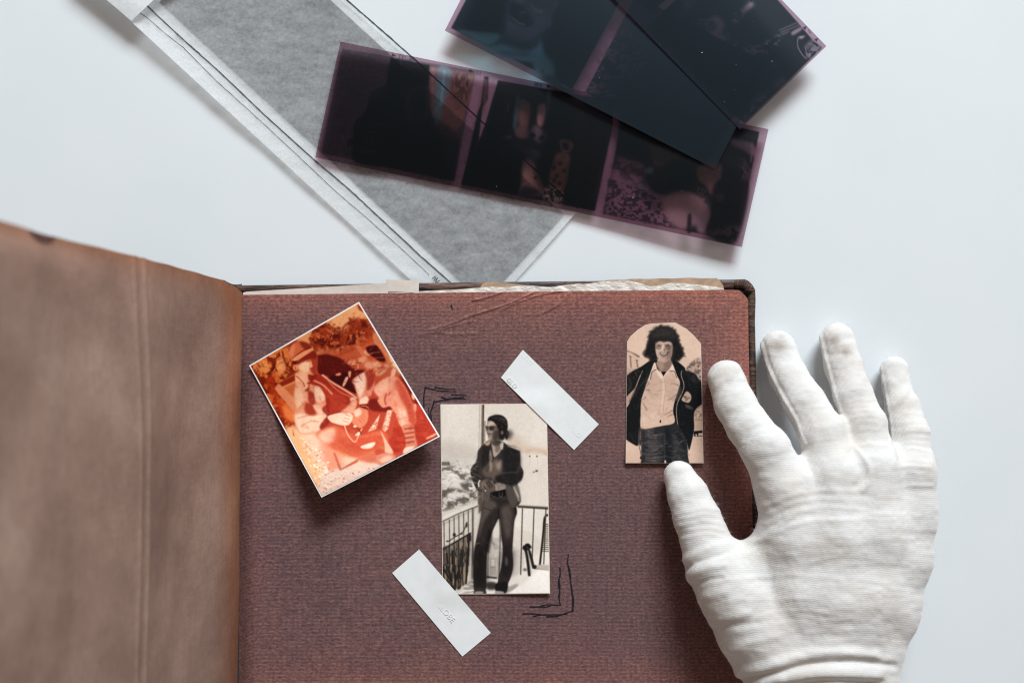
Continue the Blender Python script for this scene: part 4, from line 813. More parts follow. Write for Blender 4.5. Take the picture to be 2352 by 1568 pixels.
def paint_film_mid():
    c = _film_canvas(12); P, L, D = c.poly, c.line, c.dot
    # first frame: a face and a pale collar
    P(_off([(1036, 65), (1170, -188), (1530, -204), (1418, 14), (1314, 205)]), (14, 14, 18), 1, smooth=False)
    P(_z3([(440, 60), (480, -60), (700, -80), (740, 20), (700, 130), (640, 190), (540, 260), (430, 250), (400, 240), (440, 170)]), (48, 48, 62), 5)
    P(_z3([(480, 30), (540, 40), (600, 120), (560, 150), (480, 110)]), (20, 20, 27), 4); L(_z3([(475, 92), (520, 128), (555, 138)]), 3, (84, 72, 86), 1.2); L(_z3([(580, 20), (620, 60), (655, 65)]), 6, (92, 72, 84), 2.5); P(_z3([(500, -10), (550, -20), (555, 10), (520, 20)]), (96, 76, 86), 3)
    D(*_z3([(540, 70)])[0], 9, 4, (66, 62, 74), 2.5, .8); P(_z3([(700, 0), (742, -10), (730, 40), (705, 40)]), (70, 54, 64), 3); D(*_z3([(690, 135)])[0], 5, 8, (34, 56, 70), 3); P(_z3([(400, 180), (520, 230), (640, 200), (600, 290), (420, 280)]), (26, 32, 42), 6, .8)
    P(_z3([(185, 168), (300, 180), (410, 190), (400, 225), (340, 255), (230, 200)]), (52, 104, 128), 4); P(_z3([(320, 265), (420, 250), (560, 285), (620, 260), (640, 215), (665, 300), (710, 350), (715, 440), (660, 430), (640, 360), (480, 330), (400, 300)]), (50, 100, 124), 5); P(_z3([(400, 280), (560, 290), (620, 310), (560, 320), (440, 310)]), (24, 40, 54), 5, .8)
    P(_z3([(600, 350), (680, 340), (690, 400), (650, 390), (620, 410)]), (62, 96, 112), 3, .8); P(_z3([(590, 400), (640, 390), (700, 460), (640, 440)]), (84, 82, 92), 3, .8); P(_z3([(640, 430), (720, 420), (780, 500), (700, 470)]), (26, 46, 58), 4)
    # second frame: dark, faint foliage
    q = _off([(1345, 211), (1439, 32), (1560, -200), (1860, -40), (1732, 190), (1622, 372), (1500, 310)])
    P(q, (17, 16, 22), 1, smooth=False)
    P(_z3([(1000, 250), (1130, 80), (1250, 200), (1200, 400), (1000, 470), (900, 480), (930, 360)]), (70, 48, 62), 9, .7, tex=((7, 9), .53, 6)); P(_z3([(890, 505), (960, 450), (1050, 540), (980, 545)]), (78, 54, 68), 4, .8, tex=((5, 12), .48, 5))
    P(_z3([(1220, 580), (1340, 540), (1310, 600), (1240, 600)]), (52, 40, 54), 6, .7, tex=((10, 10), .45, 5)); P(_z3([(1410, 520), (1500, 520), (1480, 630), (1420, 620)]), (46, 36, 50), 6, .7, tex=((10, 10), .45, 5))
    c.speckle(_off([(1100, 20), (1300, 150), (1400, 100), (1600, 340), (1500, 100)]), (150, 150, 150), 34, .55, .8, .4)
    P(_off([(1024, 79), (1640, 392), (1634, 402), (1015, 85)]), (122, 92, 106), 2, smooth=False)
    c.grain(.12, 3); return c

def paint_film_top():
    c = _film_canvas(13); P, L, D = c.poly, c.line, c.dot
    P(_z7([(390, 130), (535, 0), (1150, -560), (1560, -40), (1800, 230), (1965, 425), (2062, 500), (1700, 850), (1250, 1290), (1080, 1140), (600, 640), (240, 270)]), (15, 13, 18), 1, smooth=False)
    P(_off([(1180, -190), (1420, 10), (1510, 20), (1860, -200)]), (15, 13, 18), 1, smooth=False) if False else None
    P(_z7([(-900, -1020), (320, 95), (430, 0), (900, -420), (600, -1200), (-500, -1200)]), (15, 13, 18), 1, smooth=False)
    D(*_z7([(945, 270)])[0], 21, 23, (104, 72, 84), 4); P(_z7([(740, 230), (860, 180), (860, 290), (800, 280)]), (86, 60, 72), 4, .85, tex=((4, 12), .45, 6)); D(*_z7([(905, 275)])[0], 11, 13, (28, 26, 36), 3.5); D(*_z7([(895, 300)])[0], 4, 3, (62, 48, 60), 2); D(*_z7([(925, 262)])[0], 3, 3, (66, 50, 62), 1.5)
    P(_z7([(780, 290), (850, 340), (900, 400), (840, 380)]), (32, 48, 60), 5, .8)
    P(_z7([(900, 370), (1000, 350), (1060, 400), (1160, 470), (1130, 520), (1060, 490), (960, 420)]), (104, 72, 80), 4, .95, tex=((12, 10), .45, 5)); P(_z7([(1040, 330), (1090, 350), (1100, 420), (1040, 420)]), (66, 44, 54), 4, .8)
    P(_z7([(1310, 20), (1345, 60), (1260, 130), (1180, 240), (1130, 230), (1120, 170), (1230, 90)]), (110, 78, 84), 4, .95, tex=((10, 8), .42, 5)); P(_z7([(600, 0), (650, 10), (690, 80), (640, 60)]), (80, 58, 72), 5, .8)
    P(_z7([(1210, 530), (1400, 440), (1560, 400), (1640, 330), (1560, 520), (1400, 570), (1250, 590)]), (92, 66, 74), 5, .8, tex=((6, 10), .52, 6)); P(_z7([(1480, 620), (1590, 690), (1560, 690)]), (70, 50, 62), 3, .8)
    for a in ([(1610, 320), (1800, 240)], [(1620, 345), (1830, 262)], [(1640, 365), (1720, 330)]): L(_z7(a), 2.0, (78, 58, 68), 1.4)
    P(_z7([(1740, 340), (1840, 285), (1850, 310), (1760, 370)]), (96, 72, 88), 2, .9); P(_z7([(1815, 385), (1885, 378), (1840, 410)]), (100, 80, 92), 1.5); L(_z7([(1810, 390), (1805, 480), (1850, 570), (1900, 620)]), 1.4, (110, 88, 104), .7); L(_z7([(1885, 490), (1905, 600)]), 1.2, (100, 80, 96), .7); L(_z7([(1915, 455), (2000, 490)]), 1.2, (110, 90, 106), .7)
    P(_z7([(1900, 540), (1990, 470), (2050, 505), (1930, 620)]), (84, 70, 90), 3, .8, tex=((5, 5), .48, 6)); P(_z7([(1880, 480), (1960, 410), (1980, 440), (1900, 520)]), (70, 56, 72), 3, .7)
    P(_z7([(1250, 1290), (1240, 1180), (1400, 1000), (1550, 940), (1460, 1060)]), (66, 50, 64), 6, .7, tex=((9, 9), .48, 5)); P(_z7([(1540, 890), (1650, 800), (1690, 850), (1600, 930)]), (64, 48, 60), 5, .7)
    c.speckle(_z7([(300, 100), (1400, 100), (1700, 700), (1250, 1200)]), (150, 150, 150), 22, .55, .8, .4)
    u = np.array([.695, .719]); v = np.array([.73, -.68])
    _edge_marks(c, None, v, -u, [('tri', _z7([(1888, 288)])[0]), ('2', _z7([(1932, 332)])[0]), ('tri', _z7([(2008, 412)])[0])])
    c.grain(.12, 3); return c
# ------------------------------------------------------------------ the setting
tb = prism('table', [(-1400, -1500), (3800, -1500), (3800, 3300), (-1400, 3300)], -.03, 0, M['table']); tag(tb, kind='structure')

# ------------------------------------------------------------------ the album
alb = empty('photo_album', W(1140, 1160, 0), 'open old photo album with worn brown linen page and ribbed brown cover', 'photo album')
ZC = .0045                                             # top of the lower cover board
ZP = .0100                                             # top page
rc = [(1711, 641.7), (1719, 646), (1728.6, 656), (1733.5, 666), (1734.5, 688.5), (1733, 737), (1738, 950), (1743, 1227), (1750, 1700), (535, 1700), (535, 656), (804, 653), (1107, 648.6), (1653, 643)]
board = prism('back_cover', rc, .0016, ZC, M['lining'], alb, .0004)
# turned-in borders of the cover, each a strip of its own
def strip(name, outer, inner, h=.0011, bow=.0006):
    n = 60; o = np.array(outer, float); i = np.array(inner, float)
    def al(p, s):
        L_ = np.r_[0, np.cumsum(np.linalg.norm(np.diff(p, axis=0), axis=1))]; L_ /= L_[-1]
        return np.interp(s, L_, p[:, 0]), np.interp(s, L_, p[:, 1])
    rng = np.random.default_rng(len(name) + len(outer)); w = np.interp(np.linspace(0, 1, 400), np.linspace(0, 1, 40), rng.normal(0, 1, 40))
    def fn(s, t):
        a, b = al(o, s), al(i, s); e = np.interp(s, np.linspace(0, 1, 400), w)
        tt = t + .05 * e * t
        u = a[0] + (b[0] - a[0]) * tt; v = a[1] + (b[1] - a[1]) * tt
        return u, v, ZC + h * np.clip(np.sin(np.pi * np.clip(t * .86 + .1, 0, 1)), 0, 1) ** .5 + .00012 * e
    return sheet(name, fn, 120, 10, M['cover'], board, .0012)
strip('turned_border', [(534, 655.4), (804, 652.4), (1107, 648), (1653, 642.3), (1692, 642)], [(534, 672), (1100, 668), (1653, 662.5), (1690, 663)])
strip('turned_border', [(1688, 642), (1712, 640.9)], [(1686.5, 662.5), (1706, 663)], .0017)
strip('folded_corner', [(1711, 641), (1720, 645.4), (1729.6, 655.5)], [(1706, 663), (1711, 671), (1718, 675)], .0019)
strip('folded_corner', [(1728.8, 655.2), (1734.6, 665.5)], [(1716, 676), (1717.5, 679)], .0016)
strip('turned_border', [(1734.5, 664), (1735.6, 688), (1734, 737), (1739, 950), (1744, 1227), (1751, 1700)], [(1717, 677), (1717.6, 688), (1719, 737), (1722, 950), (1727, 1227), (1733, 1700)])
# leaves below the open page
for i, (dz, du, dv) in enumerate(((.0012, 2.2, 2), (.0024, 3.4, 1), (.0036, 2.6, 3.5))):
    sheet('leaf', column([600, 1600, 1700, 1716 + du], [(540, 678 + dv), (1685, 667 + dv), (1701, 670 + dv), (1708, 677 + dv), (1718 + du, 692 + dv)], [(500, 1690), (1800, 1690)],
          lambda u, v, dz=dz: np.full_like(u, ZP - dz)), 40, 10, M['leaf'], alb, .0005)
# the open page, with its creases
RNG = np.random.default_rng(4)
CREASES = [([(985, 758), (1030, 745), (1090, 722), (1160, 700), (1225, 672)], .00055), ([(1150, 712), (1200, 690), (1245, 676), (1290, 668)], .0004), ([(1240, 722), (1280, 700), (1310, 672)], .00045),
           ([(1085, 690), (1115, 683), (1150, 672)], .0005), ([(1160, 690), (1165, 678)], .0004), ([(960, 770), (1000, 762), (1040, 768), (1090, 766)], .0003), ([(600, 1120), (680, 1130), (720, 1080), (780, 1072)], .00015), ([(1000, 760), (1085, 736)], .0003), ([(600, 1350), (660, 1330), (760, 1340)], .0002)]
def polydist(u, v, pts):
    d = np.full(u.shape, 1e9)
    for (ax, ay), (bx, by) in zip(pts[:-1], pts[1:]):
        L2 = (bx - ax) ** 2 + (by - ay) ** 2; t = np.clip(((u - ax) * (bx - ax) + (v - ay) * (by - ay)) / L2, 0, 1)
        d = np.minimum(d, np.hypot(u - ax - t * (bx - ax), v - ay - t * (by - ay)))
    return d
def page_low(u, v):
    u = np.asarray(u, float); v = np.asarray(v, float)
    return ZP + .0006 * np.sin(u / 210. + .6) * np.sin(v / 260.) * sstep(u, 560, 800) - .0062 * np.exp(-(np.clip(u - 540, 0, None) / 26.) ** 2) * (.25 + .75 * sstep(v, 730, 960))
def page_z(u, v):
    z = page_low(u, v)
    for pts, a in CREASES: z = z + a * np.exp(-(polydist(np.asarray(u, float), np.asarray(v, float), np.array(smooth_open(pts, 4))) / 2.6) ** 2)
    return z
PT = [(540, 677.5), (553, 677), (960, 673), (1300, 668.5), (1685, 665.5), (1694, 666), (1701, 668.5), (1708, 675), (1717, 686)]
def page_fn(s, t):
    t = t ** 1.35
    uu = np.interp(s, [0, .06, .93, .98, 1], [0, .05, .965, .988, 1.])
    l0, r0 = 553, 1717; u0 = l0 + (r0 - l0) * uu; a = np.interp(u0, [p[0] for p in PT], [p[1] for p in PT])
    v = a + (1690 - a) * t; f = (v - 680) / 900.
    u = (l0 - 9 * f) + ((r0 + 20.5 * f) - (l0 - 9 * f)) * uu
    return u, v, page_z(u, v)
def fade_glare(u, v):
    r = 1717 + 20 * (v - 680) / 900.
    f = np.maximum(np.maximum(.90 * np.exp(-(v - 668) / 48.), .80 * np.exp(-(r - u) / 70.)), .30 * np.exp(-np.abs(u - 548) / 40.))  # edge browning; the top band also carries painted glare
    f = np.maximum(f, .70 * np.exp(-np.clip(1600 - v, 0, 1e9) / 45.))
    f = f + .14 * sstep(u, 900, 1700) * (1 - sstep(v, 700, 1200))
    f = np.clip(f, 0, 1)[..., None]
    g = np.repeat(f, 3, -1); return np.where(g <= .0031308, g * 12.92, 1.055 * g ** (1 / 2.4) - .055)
page = sheet('open_page', page_fn, 460, 320, M['page'], alb, .0005, fade_glare); tag(page, 'brown linen-textured album page')
# ink corner marks drawn on the page
q = lambda L_: [([(890 + .2197 * x, 792.4 + .2197 * y) for x, y in p], w) for p, w in L_]
ribbon('ink_mark', q([([(398, 430), (385, 500), (378, 560), (382, 650)], (3.6, 2.2)), ([(388, 446), (450, 456), (560, 480), (730, 484)], (3.4, 1.6)), ([(490, 440), (600, 456), (712, 462)], (3.2, 1.4)), ([(520, 478), (640, 482)], 2.6), ([(665, 516), (740, 520), (832, 523)], (3.2, 1.4)), ([(558, 545), (620, 560), (700, 552), (805, 543)], (3.4, 2)), ([(600, 578), (690, 560), (822, 563)], (3, 1.4)), ([(482, 580), (500, 592), (600, 572), (740, 552)], (3.4, 2)), ([(488, 582), (470, 650), (452, 700), (462, 790)], (4, 2.4)), ([(430, 650), (436, 740), (455, 800)], (1.8, 2.6))]), page_low, M['ink'], page)
q2 = lambda L_: [([(861.3 + .2441 * x, 1234.5 + .2441 * y) for x, y in p], w) for p, w in L_]
ribbon('ink_mark', q2([([(1820, 152), (1814, 240), (1836, 380), (1856, 520), (1864, 690)], (2.4, 3.4)), ([(1808, 235), (1836, 320), (1846, 470), (1872, 600), (1850, 690)], (2.6, 2.2)), ([(1740, 278), (1742, 350), (1726, 420), (1740, 520), (1732, 570), (1746, 634)], (3, 3)), ([(1730, 380), (1740, 470), (1728, 560)], 3.2), ([(1746, 633), (1620, 628), (1552, 645), (1600, 652), (1660, 636)], (2.6, 2.2)), ([(1455, 650), (1560, 646), (1600, 634)], (3, 2)), ([(1390, 714), (1500, 714), (1610, 727)], (3.4, 2)), ([(1484, 738), (1560, 724), (1680, 722), (1810, 718)], (3, 1.6)), ([(1612, 740), (1700, 738), (1770, 716), (1862, 686)], (3.4, 2.4)), ([(1700, 737), (1760, 722)], 3)]), page_low, M['ink'], page)
ribbon('ink_mark', [([(1036, 699), (1038, 706), (1039, 711)], (2.2, 3.2)), ([(1034, 703), (1040, 706)], 1.4)], page_low, M['ink'], page)
# standing leaf, turned up beside the open page, with the front cover behind it
TOPC = np.array([(1.05, -14.36, 2.62), (1.6, -14.30, 2.66), (2.3, -14.25, 2.74), (3.2, -14.22, 2.84), (5.0, -14.30, 3.02), (8, -14.62, 3.18), (11, -14.86, 3.31), (14.5, -14.80, 3.36), (19.5, -15.35, 3.58), (24, -15.42, 3.69), (27.5, -15.3, 3.75)]) / 100
BOT_Y = -.205
def leaf_fn(dx=0., dy=0., notch=False, zmax=1.0):
    n = len(TOPC); L_ = np.r_[0, np.cumsum(np.linalg.norm(np.diff(TOPC, axis=0), axis=1))]; L_ /= L_[-1]
    def fn(s, t):
        ss = s * zmax
        z = np.interp(ss, L_, TOPC[:, 0]); x = np.interp(ss, L_, TOPC[:, 1]); y0 = np.interp(ss, L_, TOPC[:, 2]) + dy
        if notch:
            y0 = y0 - .0004 * np.exp(-((z - .209) / .009) ** 4) - .00008 * np.sin(z * 210)
        y = y0 + (BOT_Y - y0) * t
        x = x + dx + (.0045 * sstep(z, .03, .15) - .0024) * t + .0010 * np.sin(y * 34 + z * 20) * sstep(z, .03, .12) + .0006 * np.sin(z * 60 + y * 16) * sstep(z, .04, .2)
        if notch: x = x + .0008 * np.exp(-((z - .1385) / .0014) ** 2) + .0005 * np.exp(-((z - .1475) / .0013) ** 2) - .0003 * np.exp(-((z - .143) / .0022) ** 2)
        if notch: x = x - .0022 * np.exp(-((y0 - y) / .006) ** 2) * sstep(z, .16, .2) + .0003 * np.sin(y * 70 + 25 * z + 2 * np.sin(z * 60)) * np.sin(z * 90 + 14 * y)
        d = CAM_H - z
        return x / d * FPX + 1176, 784 - y / d * FPX, z
    return fn
def leaf_fade(u, v):
    top = np.interp(u, [0, 154, 320, 384, 500, 538, 556], [503, 546, 591, 608, 640, 659, 672])
    f = np.clip(.9 * np.exp(-np.clip(v - top, 0, 1e9) / 34.) + .8 * np.exp(-((u - 545) / 34.) ** 2), 0, 1)[..., None]
    g = np.repeat(f, 3, -1); return np.where(g <= .0031308, g * 12.92, 1.055 * g ** (1 / 2.4) - .055)
leafo = sheet('standing_leaf', leaf_fn(notch=True), 420, 110, M['kraft'], alb, 0, leaf_fade); tag(leafo, 'brown creased leaf standing upright beside the open page')
_lf = leaf_fn(dx=.0005, notch=True)
def tear(s, t):
    w_ = np.sin(np.pi * s) ** .6; return _lf(.715 + .075 * s, .0004 + .010 * t * w_)
sheet('edge_tear', tear, 30, 4, M['leaf'], leafo, 0)
sheet('front_cover', leaf_fn(dx=-.0052, dy=-.0004), 60, 8, M['cover'], alb, 0)
def spine_fn(s, t):
    z = .001 + .040 * s; x = -.1462 - .004 * np.sin(np.pi * s) ; y0 = .0312 - .0008 * np.sin(s * 9); y = y0 + (BOT_Y - y0) * t; d = CAM_H - z
    return x / d * FPX + 1176, 784 - y / d * FPX, z
sheet('spine', spine_fn, 16, 8, M['cover'], alb, 0)

# ------------------------------------------------------------------ papers tucked in the album
slip = empty('paper_slip', W(760, 665, .008), 'yellowed paper slip with a squared tab poking out above the page', 'paper slip')
sheet('paper', column([558, 886.5, 887, 962], [(558, 672), (562, 670), (804, 655.5), (886.6, 650), (886.9, 641.5), (962, 644.5)], [(500, 700), (1000, 700)], lambda u, v: ZP - .0022 + .0004 * np.sin(u / 60.) * sstep(690 - v, 20, 45)), 120, 6, M['slip'], slip, .0002)
ribbon('printed_bracket', [([(892.6, 669.8), (920, 671), (951, 673)], 1.2), ([(893, 669), (892.6, 676)], 1.2)], lambda u, v: ZP - .0019, M['ink'], slip)
def crumple(seed, amp, base):
    rg = np.random.default_rng(seed); ph = rg.random((7, 3)) * 6.28; fr = 1 / (6 + 30 * rg.random(7))
    def f(u, v):
        z = np.zeros_like(np.asarray(u, float))
        for i in range(7): z = z + np.abs(np.sin(u * fr[i] * 1.3 + v * fr[i] * 2.2 * np.sin(ph[i, 0]) + ph[i, 1])) * amp / 3
        return base + z
    return f
ts = empty('torn_tissue', W(1300, 665, .008), 'torn pearly tissue sheet showing along the upper edge of the page', 'tissue paper')
sheet('tissue', column(list(np.linspace(950, 1664, 60)), [(950, 669.5), (1000, 667), (1060, 664), (1110, 659.5), (1133, 658.5), (1154, 660), (1190, 657), (1222, 656), (1264, 659.5), (1302, 654), (1330, 651), (1345, 652), (1375, 648), (1400, 645.5), (1440, 643.5), (1470, 650), (1490, 657), (1515, 655), (1540, 650), (1560, 650), (1600, 653), (1640, 658), (1660, 661), (1664, 667)], [(900, 700), (1700, 700)], lambda u, v: crumple(3, .0005, ZP - .0031)(u, v)), 240, 16, M['tissue'], ts, 0)
bp = empty('torn_brown_paper', W(1520, 650, .006), 'tea-brown torn paper edge poking out beside the album corner', 'torn paper')
sheet('paper', column(list(np.linspace(1372, 1663, 40)), [(1372, 648.5), (1396, 643), (1430, 642), (1455, 640), (1490, 640.5), (1517, 639), (1545, 639.6), (1581, 637.5), (1612, 639), (1646, 638.6), (1652, 643), (1661, 655), (1663, 664)], [(1372, 650), (1423, 646), (1452, 645), (1495, 661), (1517, 661), (1663, 676)], lambda u, v: crumple(8, .0002, ZP - .0042)(u, v) + .0003 * np.sin(u / 40.) ** 2), 160, 10, M['brown'], bp, 0)
bq = empty('torn_brown_paper', W(1150, 654, .006), 'small tea-brown torn scrap just beside the tabbed paper slip', 'torn paper')
sheet('paper', column(list(np.linspace(1104, 1206, 20)), [(1104, 657), (1110, 651), (1117, 648), (1136, 646.6), (1160, 649), (1181, 652), (1206, 655)], [(1104, 662), (1133, 664), (1206, 658)], lambda u, v: crumple(9, .0002, ZP - .0041)(u, v)), 60, 6, M['brown'], bq, 0)
# ------------------------------------------------------------------ glassine sleeve holding a film strip
SLQ = [(-60, -283), (496, -270), (1331, 480), (1077, 766)]
def sleeve_z(s, t):
    return .0013 + .0066 * np.exp(-s / .16) * (1 - sstep(t, .05, .86)) ** 1.2 + .0045 * np.exp(-(1 - s) / .10) * (1 - sstep(t, .1, .42)) + .0011 * np.exp(-s / .1) * (1 - sstep(t, .86, .96)) + .0010 * np.exp(-(1 - t) / .03) * sstep(s, .35, .7) + .0002 * np.sin(t * 40 + s * 9)
sl = empty('film_sleeve', W(640, 260, 0), 'translucent white glassine sleeve with ruled lines lying across the table', 'film sleeve')
sheet('sleeve_sheet', quad(SLQ, sleeve_z), 90, 170, M['sleeve'], sl)
sheet('sleeve_back', quad(SLQ, lambda s, t: sleeve_z(s, t) - .0009), 60, 110, M['back'], sl)
# height of the sleeve at a picture point, by inverting its quad once on a lattice
_s, _t = np.meshgrid(np.linspace(0, 1, 60), np.linspace(0, 1, 120), indexing='ij'); _u, _v, _z = quad(SLQ, sleeve_z)(_s, _t)
def sleeve_at(u, v):
    i = np.argmin((_u - u) ** 2 + (_v - v) ** 2); return _z.ravel()[i]
def line_on(pts, w0, seed):
    rg = np.random.default_rng(seed); p = np.array(pts, float); n = 90; t = np.linspace(0, 1, n)
    L_ = np.r_[0, np.cumsum(np.linalg.norm(np.diff(p, axis=0), axis=1))]; L_ /= L_[-1]
    P2 = np.stack([np.interp(t, L_, p[:, 0]), np.interp(t, L_, p[:, 1])], 1) + rg.normal(0, .22, (n, 2)); return (P2, w0)
ribbon('ruled_line', [line_on([(337, 13), (418, 89), (499, 161), (606, 263), (713, 360), (800, 433.5), (894, 521), (970, 592), (1035, 649), (1048, 661)], 3.2, 1)], sleeve_at, M['pencil'], sl, .0004, 1)
ribbon('ruled_line', [line_on([(318, 27), (326, 34), (337, 40), (380, 78), (418, 107), (453, 142), (499, 188), (552, 236), (606, 285), (657, 333), (689, 362), (740, 411), (777, 445), (850, 507), (938, 586), (986, 631)], 1.4, 2)], sleeve_at, M['pencil'], sl, .0004, 1)
ribbon('ruled_line', [line_on([(700, -88), (796, 0), (947, 132), (1089, 263), (1127, 298), (1327, 478)], 3.8, 3)], sleeve_at, M['pencil'], sl, .0004, 1)
ribbon('pencil_mark', [([(992, 640), (1002, 634), (996, 645), (1006, 637), (1000, 648), (1010, 644)], 1.8)], sleeve_at, M['pencil'], sl, .0004, 3)
sheet('sleeve_flap', quad([(150, -78), (390, -250), (420, -62), (302, 48)], lambda s, t: .0092 - .001 * t + .0005 * np.sin(9 * s) ), 20, 20, M['flap'], sl)
fin = [(366, 6), (550, -190), (1297, 493), (1111, 696)]
inf = quad(fin, lambda s, t: np.full_like(s, .0002))
_g = np.stack(np.meshgrid(np.linspace(0, 1, 41), np.linspace(0, 1, 101), indexing='ij'), -1)
def infz(s, t):
    u, v, _ = inf(s, t); return np.array([sleeve_at(a, b) for a, b in zip(u.ravel(), v.ravel())]).reshape(u.shape) - .0005
si = sheet('film_strip', quad(fin, infz), 16, 50, M['darkfilm']); tag(si, 'dark film strip seen as a grey band inside the glassine sleeve', 'film strip')

# ------------------------------------------------------------------ negatives lying on top
def film_strip(corners, zf, cv, nu, nv, frames, label, mat='film'):
    c = np.array(corners, float); o = empty('negative_strip', W(*c.mean(0), .001), label, 'film negative', 'strips of colour negatives fanned on the table')
    s, t = np.meshgrid(np.linspace(0, 1, nu + 1), np.linspace(0, 1, nv + 1), indexing='ij'); u, v, z = quad(c, zf)(s, t)
    V = Wn(u, v, z).reshape(-1, 3); ref = srgb2lin(np.array([214, 220, 226]) / 255.)
    r = np.clip(srgb2lin(cv.sample(u - FOX, v + 410)) / ref, 1e-5, 1).reshape(-1, 3); lu = (r @ np.array([.3, .5, .2]))[:, None]; T = lu ** (.50 + .30 * np.exp(-lu / .06)) * (r / lu) ** .55
    idx = np.arange((nu + 1) * (nv + 1)).reshape(nu + 1, nv + 1)
    F = np.stack([idx[:-1, :-1], idx[:-1, 1:], idx[1:, 1:], idx[1:, :-1]], -1).reshape(-1, 4)
    cs = ((s[:-1, :-1] + s[1:, 1:]) / 2).ravel(); ct = ((t[:-1, :-1] + t[1:, 1:]) / 2).ravel()
    own = np.zeros(len(F), int)
    for i, (s0, s1, t0, t1) in enumerate(frames): own[(cs > s0) & (cs < s1) & (ct > t0) & (ct < t1)] = i + 1
    for i in range(len(frames) + 1):
        Fi = F[own == i]; used = np.unique(Fi); mp = np.zeros(len(V), int); mp[used] = np.arange(len(used))
        mesh_obj('film_base' if i == 0 else 'frame', V[used], mp[Fi], M[mat], o, True, T[used])
    rg = np.random.default_rng(len(label)); n = 11; ds = .04 + .92 * rg.random(n); dt = .06 + .88 * rg.random(n); du, dv, dz = quad(c, zf)(ds, dt); DV, DF = [], []
    for a_, b_, z_ in zip(du, dv, dz):
        x_, y_, z_ = W(a_, b_, z_ + .00025); r_ = .00007 + .00009 * rg.random(); q_ = 6.28 * rg.random(); l_ = 1 + 2.2 * (rg.random() < .3)
        b0 = len(DV)
        for j in range(5): DV.append((x_ + r_ * l_ * math.cos(j * 1.2566) * math.cos(q_) - r_ * math.sin(j * 1.2566) * math.sin(q_), y_ + r_ * l_ * math.cos(j * 1.2566) * math.sin(q_) + r_ * math.sin(j * 1.2566) * math.cos(q_), z_))
        DF.append(tuple(range(b0, b0 + 5)))
    tag(mesh_obj('dust', DV, DF, M['dust'], o, False), kind='stuff')
    return o
film_strip([(782, 96), (1765, 297), (1704, 567.5), (724, 361.5)], lambda s, t: .0032 + .0014 * sstep(s, .6, 1) + .0022 * sstep(s, .5, 1) * t + .0009 * np.sin(t * np.pi) + .0014 * (1 - sstep(s, 0, .25)), paint_film_low(), 600, 165,
           [(.015, .318, .05, .95), (.36, .655, .05, .95), (.685, .975, .05, .95)], 'purple negative strip of three frames lying partly over the glassine sleeve')
B0, B1 = np.array([1021.5, 71.]), np.array([1642., 388.5]); bu = (B1 - B0) / np.linalg.norm(B1 - B0); bp_ = np.array([bu[1], -bu[0]]) * 272
film_strip([B0 + bp_, B1 + bp_, B1, B0], lambda s, t: .0062 + .0016 * sstep(1 - s, .75, 1) + .0012 * np.sin(np.pi * t) + .0006 * s, paint_film_mid(), 420, 165,
           [(.03, .475, .05, .95), (.515, .965, .05, .95)], 'dark blue-black negative strip with a faint face, wedged between the other two strips', 'film_b')
C0, C1 = np.array([1412., 0.]), np.array([1700., 298.]); cu = (C1 - C0) / np.linalg.norm(C1 - C0); C00 = C1 - cu * 700; cp = np.array([cu[1], -cu[0]]) * 275.5
film_strip([C00 + cp, C1 + cp, C1, C00], lambda s, t: .0084 + .0020 * sstep(s, .6, 1) * (1 - t) + .0012 * np.sin(np.pi * t), paint_film_top(), 460, 165,
           [(.03, .56, .05, .95), (.60, .975, .05, .95)], 'topmost dark negative strip, its square corner pointing out over bare table', 'film_b')
# ------------------------------------------------------------------ photographs on the page
def crop(cv, ox, oy, k): return lambda u, v: cv.sample((u - ox) / k, (v - oy) / k)
def inset(c, px):
    c = np.asarray(c, float); m = c.mean(0); out = []
    for i in range(4):
        a, b, d = c[i], c[(i + 1) % 4], c[i - 1]
        e1 = (b - a) / np.linalg.norm(b - a); e2 = (d - a) / np.linalg.norm(d - a); out.append(a + (e1 + e2) * px)
    return np.array(out)
def on_page(c, f):
    fn = quad(c, 0.)
    def zf(s, t):
        u, v, _ = fn(s, t); return page_low(u, v) + f(s, t, u, v)
    return zf
oc = np.array([(572, 839), (824.5, 692.8), (1010.5, 1002), (738.5, 1142)])      # left, top, right, bottom corners
def oz(s, t): return ZP + .0012 + .0135 * sstep(t + .25 * (1 - s) - .25, .25, 1.0) ** 1.1 + .0010 * np.sin(np.pi * s) * (1 - t)
ph = empty('photograph', W(790, 920, ZP), 'orange-toned photo of a man in a cap seated outdoors, tilted on the page', 'photograph', 'old photographs on the album page')
sheet('photo_paper', quad(oc, lambda s, t: oz(s, t) - .00012), 24, 30, M['photo_paper'], ph, .00028)
sheet('printed_picture', quad(inset(oc, 3.0), oz), 300, 370, M['print'], ph, 0, crop(paint_orange(), 557, 677.6, .30397))
bc = np.array([(1011.5, 928), (1256, 926.5), (1263.5, 1362.5), (1016.5, 1364.5)])
bz = on_page(bc, lambda s, t, u, v: .0006 + .0010 * sstep(t, .6, 1) * sstep(s, .4, 1) + .0004 * s * t)
ph = empty('photograph', W(1135, 1145, ZP), 'sepia photo of a man in a dark jacket standing on a balcony', 'photograph', 'old photographs on the album page')
sheet('photo_paper', quad(bc, lambda s, t: bz(s, t) - .00012), 12, 20, M['sepia_paper'], ph, .00028)
sheet('printed_picture', quad(inset(bc, 1.3), on_page(inset(bc, 1.3), lambda s, t, u, v: .0006 + .0010 * sstep(t, .6, 1) * sstep(s, .4, 1) + .0004 * s * t)), 260, 450, M['sepia'], ph, 0, crop(paint_balcony(), 999, 913, .2965))
AT = [(1440, 785), (1448, 772), (1464, 757.6), (1482, 746), (1496.6, 742.8), (1551, 740.5), (1577, 755), (1593, 769), (1610, 789)]
